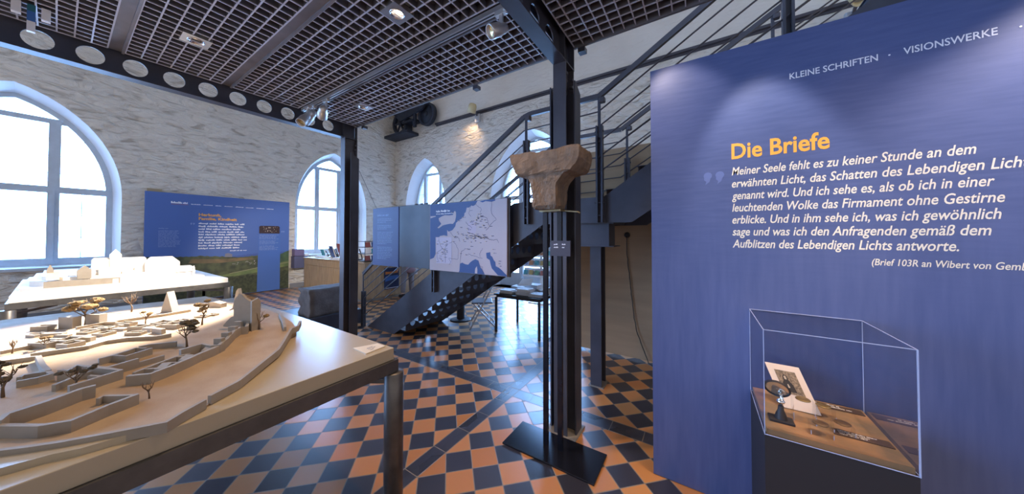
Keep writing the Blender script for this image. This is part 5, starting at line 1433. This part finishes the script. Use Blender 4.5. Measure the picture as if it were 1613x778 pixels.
# goods on the counters: each one its own thing
def bookm(i): return mat('cover_%s' % ['dark_red','navy','grey','tan','white','teal','brown','black'][i % 8], [(0.25,0.06,0.05),(0.05,0.08,0.2),(0.35,0.35,0.38),(0.45,0.33,0.2),(0.75,0.75,0.75),(0.06,0.28,0.3),(0.22,0.12,0.07),(0.03,0.03,0.04)][i % 8], 0.5)
def lean_book(x, y, z, w_, h, th, tilt, rz, i, label, grp=None):
    o = thing('book', label, 'book', (x, y, z), grp)
    M = Matrix.Translation((x, y, z)) @ Matrix.Rotation(rz, 4, 'Z') @ Matrix.Rotation(-tilt, 4, 'X')
    c_ = MB(); c_.box((-w_/2, -th/2, 0), (w_/2, -th/2+0.004, h), M); c_.box((-w_/2, th/2-0.004, 0), (w_/2, th/2, h), M); c_.box((-w_/2, -th/2+0.004, 0), (-w_/2+0.004, th/2-0.004, h), M)
    c_.build('cover', bookm(i), o)
    p_ = MB(); p_.box((-w_/2+0.004, -th/2+0.004, 0.004), (w_/2-0.005, th/2-0.004, h-0.004), M); p_.build('pages', paper, o)
    return o
def stand_book(x, y, z, i, h, label):
    o = thing('display_stand', 'black easel behind the '+label, 'display stand', (x, y, z), 'book stands on the window counter')
    q = MB(); q.bar((x-0.10, y+0.02, z+0.012), (x+0.10, y+0.02, z+0.012), 0.022); q.bar((x, y+0.03, z+0.012), (x, y+0.18, z+0.012), 0.022); q.bar((x, y+0.17, z+0.02), (x, y+0.09, z+h*0.8), 0.02); q.build('easel', blackp, o)
    lean_book(x, y+0.05, z+0.024, 0.20, h, 0.03, -0.30, 0.0, i, label)
zc = 0.965
stand_book(-8.92, 4.30, zc, 1, 0.34, 'tall navy book before the second window')
stand_book(-8.62, 4.38, zc, 0, 0.42, 'tallest dark red book on the window counter')
stand_book(-8.05, 4.32, zc, 6, 0.30, 'brown book left of the first column')
stand_book(-7.72, 4.32, zc, 2, 0.36, 'grey book nearest the first column')
for k, (x, y, n, lb) in enumerate(((-9.55, 4.28, 3, 'low stack of white brochures at the left end of the window counter'), (-9.10, 4.22, 2, 'thin pile of pale leaflets on the window counter before the tall books'), (-8.35, 4.20, 3, 'white brochure stack in the middle of the window counter'))):
    o = thing('brochure_stack', lb, 'brochures', (x, y, zc), 'brochure stacks on the window counter')
    for j in range(n): q = MB(); q.box((x-0.15+0.01*j, y-0.1, zc+0.016*j), (x+0.15+0.008*j, y+0.1, zc+0.016*j+0.014)); q.build('brochures', papere, o)
for k, (y, z, w_, h, d_, col, lb) in enumerate(((3.98, 1.22, 0.34, 0.19, 0.26, (0.17,0.14,0.24), 'upper purple box on the wall shelf right of the landscape panel'), (4.22, 0.98, 0.40, 0.14, 0.30, (0.24,0.24,0.34), 'lilac box in the middle of the wall shelf right of the landscape panel'))):
    pass
o = thing('leaflet_box', 'dark lilac leaflet box fixed to the wall right of the landscape panel', 'leaflet box', (XL+0.13, 4.08, 0.75))
q = MB(); q.bbox((XL, 3.92, 0.62), (XL+0.24, 4.36, 0.98), 0.006); q.build('box', mat('dark_lilac_box', (0.10, 0.10, 0.18), 0.5), o)
q = MB(); q.bbox((XL+0.0, 3.94, 0.985), (XL+0.2, 4.20, 1.20), 0.006); q.build('upper_box', mat('violet_box', (0.17, 0.13, 0.24), 0.5), o)
q = MB(); q.box((XL+0.03, 4.22, 0.982), (XL+0.19, 4.34, 1.05)); q.build('leaflets', papere, o)
for k, (x, y, h_, i_, lb) in enumerate(((-9.30, 4.45, 0.26, 3, 'tan book propped at the back left of the window counter'), (-8.30, 4.48, 0.28, 7, 'black book propped at the back middle of the window counter'), (-9.75, 4.42, 0.22, 5, 'teal book propped at the far left end of the window counter'))):
    stand_book(x, y, zc, i_, h_, lb)
# wire brochure rack on the right counter
o = thing('brochure_rack', 'wire brochure rack on the counter behind the first column', 'rack', (-7.0, 4.25, zc))
q = MB()
for x in (-7.2, -6.85):
    for y in (4.05, 4.6): q.tube([(x, y, zc), (x, y, zc+0.52)], 0.008, 6)
for z in (0.03, 0.2, 0.36, 0.5):
    for a, b_ in (((-7.2, 4.05), (-6.85, 4.05)), ((-6.85, 4.05), (-6.85, 4.6)), ((-6.85, 4.6), (-7.2, 4.6)), ((-7.2, 4.6), (-7.2, 4.05))): q.tube([(a[0], a[1], zc+z), (b_[0], b_[1], zc+z)], 0.006, 5)
q.build('wire_frame', blackp, o)
for j, z in enumerate((0.03, 0.2, 0.36)):
    q = MB(); q.box((-7.19, 4.06, zc+z-0.004), (-6.86, 4.59, zc+z)); q.build('shelf', mat('dark_shelf', (0.1,0.1,0.12), 0.5), o)
for j in range(9):
    zz = (0.03, 0.2, 0.36)[j // 3]; y = 4.15+0.17*(j % 3)
    col = ['upper', 'middle', 'lower'][2-j//3]; pos = ['left', 'centre', 'right'][j % 3]
    M = Matrix.Translation((-6.89, y, zc+zz)) @ Matrix.Rotation(R(-14), 4, 'Y'); q = MB(); q.box((-0.012, -0.065, 0), (0.012, 0.065, 0.125), M)
    tag(q.build('brochure', bookm(j+j//3)), '%s brochure on the %s shelf of the wire rack on the counter' % (pos, col), 'brochure', 'brochures in the counter rack')

# ------------------------------------------------------------------ leaflet table behind the stairs
def slim_table(x0, x1, y0, y1, h, label):
    o = thing('leaflet_table', label, 'table', ((x0+x1)/2, (y0+y1)/2, 0))
    q = MB(); q.bbox((x0, y0, h-0.025), (x1, y1, h), 0.004); q.build('tabletop', blackp, o)
    q = MB(); q.box((x0+0.03, y0+0.03, h-0.06), (x1-0.03, y0+0.045, h-0.025)); q.box((x0+0.03, y1-0.045, h-0.06), (x1-0.03, y1-0.03, h-0.025)); q.box((x0+0.03, y0+0.045, h-0.06), (x0+0.045, y1-0.045, h-0.025)); q.box((x1-0.045, y0+0.045, h-0.06), (x1-0.03, y1-0.045, h-0.025)); q.build('apron', blackp, o)
    for x in (x0+0.03, x1-0.03):
        for y in (y0+0.03, y1-0.03):
            q = MB(); q.box((x-0.016, y-0.016, 0), (x+0.016, y+0.016, h-0.06)); q.build('leg', blackp, o)
    return o
LT = 0.64
slim_table(-2.93, -2.06, 3.98, 4.72, LT, 'slim black table with leaflets standing behind the staircase')
rd = random.Random(21)
stacks = [(-2.74, 4.16, 0.06, 'flat pile of white leaflets at the left front of the black table'), (-2.45, 4.20, 0.10, 'tallest stack of folded papers at the middle front of the black table'), (-2.20, 4.18, 0.045, 'spread white leaflets at the right front of the black table'),
          (-2.75, 4.50, 0.07, 'leaflet stack at the left back of the black table'), (-2.46, 4.52, 0.12, 'high leaflet stack at the middle back of the black table'), (-2.20, 4.52, 0.05, 'low leaflet pile at the right back of the black table')]
for (x, y, h, lb) in stacks:
    o = thing('leaflet_stack', lb, 'leaflets', (x, y, LT), 'leaflet stacks on the black table')
    n = 4
    for k in range(n):
        q = MB(); M = Matrix.Translation((x+rd.uniform(-.015,.015), y+rd.uniform(-.015,.015), LT+h*k/n)) @ Matrix.Rotation(rd.uniform(-.15,.15), 4, 'Z')
        q.box((-0.12, -0.10, 0.0), (0.12, 0.10, h/n*0.96), M); q.build('leaflets', papere, o)
o = thing('folded_brochure', 'open folded brochure leaning on the stacks of the black table', 'brochure', (-2.55, 4.33, LT+0.12))
q = MB(); q.add([(-2.66, 4.30, LT+0.106), (-2.42, 4.36, LT+0.125), (-2.46, 4.50, LT+0.22), (-2.66, 4.46, LT+0.20), (-2.66, 4.30, LT+0.103), (-2.42, 4.36, LT+0.122), (-2.46, 4.50, LT+0.217), (-2.66, 4.46, LT+0.197)], [(0,1,2,3),(7,6,5,4),(0,4,5,1),(1,5,6,2),(2,6,7,3),(3,7,4,0)]); q.build('sheet', paper, o)

# ------------------------------------------------------------------ folding chairs
def folding_chair(x, y, rz, label):
    o = thing('folding_chair', label, 'chair', (x, y, 0), None)
    M = Matrix.Translation((x, y, 0)) @ Matrix.Rotation(rz, 4, 'Z')
    def T_(p): return M @ Vector(p)
    al = mat('grey_aluminium_tube', (0.42, 0.43, 0.45), 0.35, 0.7)
    for s in (-1, 1):
        q = MB(); q.bar(T_((s*0.20, -0.22, 0.0)), T_((s*0.20, 0.20, 0.80)), 0.026, 0.02); q.build('front_leg', al, o)
        q = MB(); q.bar(T_((s*0.175, 0.24, 0.0)), T_((s*0.175, -0.16, 0.44)), 0.026, 0.02); q.build('rear_leg', al, o)
    q = MB(); q.bar(T_((-0.19, -0.20, 0.035)), T_((0.19, -0.20, 0.035)), 0.02); q.bar(T_((-0.17, 0.225, 0.02)), T_((0.17, 0.225, 0.02)), 0.02); q.bar(T_((-0.17, 0.12, 0.14)), T_((0.17, 0.12, 0.14)), 0.016); q.build('crossbar', al, o)
    q = MB(); q.bbox((-0.185, -0.19, 0.435), (0.185, 0.17, 0.458), 0.008, M); q.build('seat', mat('dark_blue_seat', (0.10, 0.115, 0.16), 0.4), o)
    q = MB()
    for i in range(8):
        a0 = -0.2+0.4*i/8; a1 = -0.2+0.4*(i+1)/8
        f0, f1 = 0.03*(1-(a0/0.2)**2), 0.03*(1-(a1/0.2)**2)
        vs = []
        for a, f_ in ((a0, f0), (a1, f1)):
            for z in (0.62, 0.80): 
                vs += [T_((a, 0.105+0.5*(z-0.62)+f_, z)), T_((a, 0.12+0.5*(z-0.62)+f_, z))]
        q.add(vs, [(0,4,6,2), (1,3,7,5), (0,1,5,4), (2,6,7,3)]+([(0,2,3,1)] if i == 0 else [])+([(4,5,7,6)] if i == 7 else []))
    q.build('backrest', mat('dark_blue_seat', (0.1,)*3), o)
    return o
folding_chair(-3.28, 4.12, R(-50), 'folding chair with dark seat standing left of the black leaflet table')
folding_chair(-1.76, 4.22, R(95), 'folding chair at the right end of the black leaflet table, behind the capital stand')

# round dark foot of a stool in the shade of the stairs
o = thing('bar_stool', 'round dark stool base in the shade under the staircase', 'stool', (-3.88, 4.21, 0))
M = Matrix.Translation((-3.88, 4.21, 0))
q = MB(); q.lathe([(0.0, 0.0), (0.20, 0.0), (0.20, 0.012), (0.16, 0.022), (0.04, 0.032), (0.0, 0.034)], 32, M); q.build('foot', blackp, o)
q = MB(); q.lathe([(0.075, 0.02), (0.075, 0.56), (0.0, 0.56)], 20, M); q.build('pillar', blackp, o)
q = MB(); q.lathe([(0.0, 0.56), (0.17, 0.56), (0.18, 0.60), (0.17, 0.63), (0.0, 0.635)], 28, M); q.build('seat', blackp, o)

# postcard display by the glazed door
rx, ry = -3.25, 6.35
o = thing('postcard_rack', 'white postcard display rack with tiers of cards by the arched glass door', 'rack', (rx, ry, 0))
q = MB(); q.bar((rx, ry, 0.02), (rx, ry, 1.75), 0.05); q.build('pole', white, o)
q = MB(); q.box((rx-0.25, ry-0.2, 0), (rx+0.25, ry+0.2, 0.02)); q.build('base', white, o)
cards = [(0.05,0.35,0.38),(0.45,0.12,0.08),(0.15,0.2,0.45),(0.55,0.35,0.08),(0.3,0.3,0.35),(0.5,0.18,0.05),(0.1,0.3,0.15),(0.35,0.2,0.3)]
tiers = (0.62, 0.86, 1.10, 1.34)
for j, z in enumerate(tiers):
    q = MB(); q.box((rx-0.46, ry-0.10, z-0.008), (rx+0.46, ry-0.02, z)); q.box((rx-0.46, ry-0.105, z), (rx+0.46, ry-0.10, z+0.04)); q.box((rx-0.46, ry-0.02, z), (rx+0.46, ry-0.014, z+0.2)); q.build('tier', white, o)
    for i in range(6):
        x = rx-0.40+0.155*i; M = Matrix.Translation((x, ry-0.092, z)) @ Matrix.Rotation(R(-15), 4, 'X')
        q = MB(); q.box((-0.055, 0, 0.0), (0.055, 0.006, 0.155), M)
        c = cards[(i*3+j*2) % 8]
        tag(q.build('postcard', mat('postcard_%d' % ((i*3+j*2) % 8), c, 0.4, var=0.5, vscale=25)), 'postcard %s from the left in the %s tier of the white rack' % (['first','second','third','fourth','fifth','last'][i], ['lowest','second lowest','second highest','highest'][j]), 'postcard', 'postcards in the white rack')

# ------------------------------------------------------------------ visitor at the counter
def skin(name, pts, edges, mt, parent, sub=2, root=0):
    me = bpy.data.meshes.new(name)
    me.from_pydata([p[:3] for p in pts], edges, [])
    ob = bpy.data.objects.new(name, me); C.objects.link(ob); me.materials.append(mt)
    md = ob.modifiers.new('skin', 'SKIN'); md.use_smooth_shade = True
    sv = me.skin_vertices[0].data
    for i, p in enumerate(pts):
        r_ = p[3] if len(p) > 3 else 0.05
        sv[i].radius = (r_, p[4] if len(p) > 4 else r_); sv[i].use_root = (i == root)
    s_ = ob.modifiers.new('sub', 'SUBSURF'); s_.levels = sub; s_.render_levels = sub
    put(ob, parent); return ob
PX, PY = -6.42, 4.98
pe = thing('person', 'person in a long mauve coat and grey trousers standing at the oak counter', 'person', (PX, PY, 0))
pm = Matrix.Translation((PX, PY, 0)) @ Matrix.Rotation(R(90), 4, 'Z')      # figure faces local +Y -> towards the counter (-X)
def TP(p): v = pm @ Vector(p[:3]); return (v.x, v.y, v.z)+tuple(p[3:])
skinm = mat('skin', (0.62, 0.40, 0.30), 0.55)
body = [(0,0,0.95,0.13,0.10), (0,0,1.12,0.12,0.095), (0,0.01,1.32,0.14,0.10), (0,0,1.43,0.09,0.07), (0,0.005,1.50,0.05,0.05), (0,0.02,1.58,0.075,0.085), (0,0.02,1.68,0.07,0.085),
        (0.18,0,1.40,0.055), (0.235,0.0,1.13,0.042), (0.23,0.14,0.93,0.033), (0.23,0.19,0.88,0.026),
        (-0.18,0,1.40,0.055), (-0.235,0.0,1.13,0.042), (-0.22,0.08,0.90,0.033), (-0.22,0.10,0.84,0.026),
        (0.095,0,0.88,0.085), (0.10,0.015,0.48,0.055), (0.10,-0.01,0.09,0.04), (0.105,0.11,0.035,0.032),
        (-0.095,0,0.88,0.085), (-0.12,0.04,0.48,0.055), (-0.13,0.05,0.09,0.04), (-0.14,0.17,0.035,0.032)]
be = [(0,1),(1,2),(2,3),(3,4),(4,5),(5,6),(3,7),(7,8),(8,9),(9,10),(3,11),(11,12),(12,13),(13,14),(0,15),(15,16),(16,17),(17,18),(0,19),(19,20),(20,21),(21,22)]
skin('body', [TP(p) for p in body], be, skinm, pe)
for s, hx_, hy_, hz in ((1, 0.23, 0.20, 0.86), (-1, -0.22, 0.105, 0.81)):
    pts = [(hx_, hy_, hz, 0.026, 0.016), (hx_, hy_+0.03, hz-0.03, 0.030, 0.014)]; ed = [(0,1)]
    for f_, (dx, L) in enumerate(((-0.024, 0.055), (-0.008, 0.068), (0.008, 0.064), (0.024, 0.05))):
        k = len(pts); pts += [(hx_+dx, hy_+0.04, hz-0.05, 0.008), (hx_+dx, hy_+0.05, hz-0.05-L*0.5, 0.0075), (hx_+dx, hy_+0.045, hz-0.05-L, 0.006)]; ed += [(1,k),(k,k+1),(k+1,k+2)]
    k = len(pts); pts += [(hx_-s*0.032, hy_+0.025, hz-0.02, 0.009), (hx_-s*0.04, hy_+0.045, hz-0.055, 0.007)]; ed += [(0,k),(k,k+1)]
    skin('hand', [TP(p) for p in pts], ed, skinm, pe)
tr = [(0,0,0.93,0.135,0.11), (0.095,0,0.84,0.098), (0.10,0.015,0.48,0.072), (0.10,-0.005,0.12,0.062), (-0.095,0,0.84,0.098), (-0.12,0.04,0.48,0.072), (-0.13,0.05,0.12,0.062)]
skin('trousers', [TP(p) for p in tr], [(0,1),(1,2),(2,3),(0,4),(4,5),(5,6)], mat('grey_trousers', (0.20, 0.20, 0.23), 0.85, bump=0.2, bscale=30), pe)
for a, b_ in (((0.10,-0.035,0.07), (0.108,0.15,0.04)), ((-0.13,0.02,0.07), (-0.142,0.20,0.04))):
    skin('shoe', [TP((a[0], a[1], 0.12, 0.055)), TP((*a, 0.05, 0.062)), TP((*b_, 0.042, 0.038))], [(0,1),(1,2)], mat('black_shoe', (0.02, 0.022, 0.03), 0.5), pe)
coatm = mat('mauve_quilted_coat', (0.26, 0.185, 0.235), 0.7, bump=0.5, bscale=14, stretch=(1, 1, 5))
coat = [(0,0.01,0.62,0.235,0.17), (0,0.01,0.80,0.215,0.16), (0,0,0.98,0.175,0.135), (0,0,1.18,0.165,0.13), (0,0.01,1.36,0.18,0.125), (0,0,1.46,0.085,0.08),
        (0.20,0,1.39,0.078), (0.25,0,1.13,0.064), (0.24,0.12,0.95,0.052), (-0.20,0,1.39,0.078), (-0.25,0,1.13,0.064), (-0.23,0.07,0.93,0.052)]
skin('coat', [TP(p) for p in coat], [(0,1),(1,2),(2,3),(3,4),(4,5),(4,6),(6,7),(7,8),(4,9),(9,10),(10,11)], coatm, pe)
skin('hair', [TP((0,-0.02,1.47,0.07,0.05)), TP((0,-0.015,1.60,0.095,0.09)), TP((0,0.0,1.715,0.085,0.09))], [(0,1),(1,2)], mat('brown_hair', (0.09,0.05,0.03), 0.7), pe)
q = MB()
for s in (-1, 1): q.lathe([(0.0,0.004),(0.010,0.002),(0.012,0.0)], 10, pm @ Matrix.Translation((s*0.03, 0.103, 1.625)) @ Matrix.Rotation(-PI/2, 4, 'X'))
q.build('eyes', blackp, pe)
q = MB(); q.tube([pm @ Vector((0,0.10,1.63)), pm @ Vector((0,0.122,1.60)), pm @ Vector((0,0.108,1.585))], [0.008,0.013,0.009], 8); q.build('nose', skinm, pe)
q = MB(); q.tube([pm @ Vector((-0.024,0.100,1.555)), pm @ Vector((0,0.108,1.552)), pm @ Vector((0.024,0.100,1.555))], 0.006, 8); q.build('mouth', mat('lips', (0.4,0.15,0.13), 0.5), pe)
o = thing('handbag', 'pale bag hanging from the hand of the person at the counter', 'bag', tuple(pm @ Vector((0.33, 0.2, 0.6))))
M = pm @ Matrix.Translation((0.34, 0.20, 0.56)); q = MB(); q.bbox((-0.04, -0.10, 0.0), (0.04, 0.10, 0.16), 0.02, M); q.build('bag', mat('pale_grey_bag', (0.62,0.62,0.65), 0.6), o)
q = MB(); q.tube([M @ Vector((0,-0.08,0.15)), M @ Vector((0.02,-0.05,0.27)), M @ Vector((0.03,0.0,0.30)), M @ Vector((0.02,0.05,0.27)), M @ Vector((0,0.08,0.15))], 0.007, 6); q.build('handle', mat('pale_grey_bag', (0.6,)*3), o)
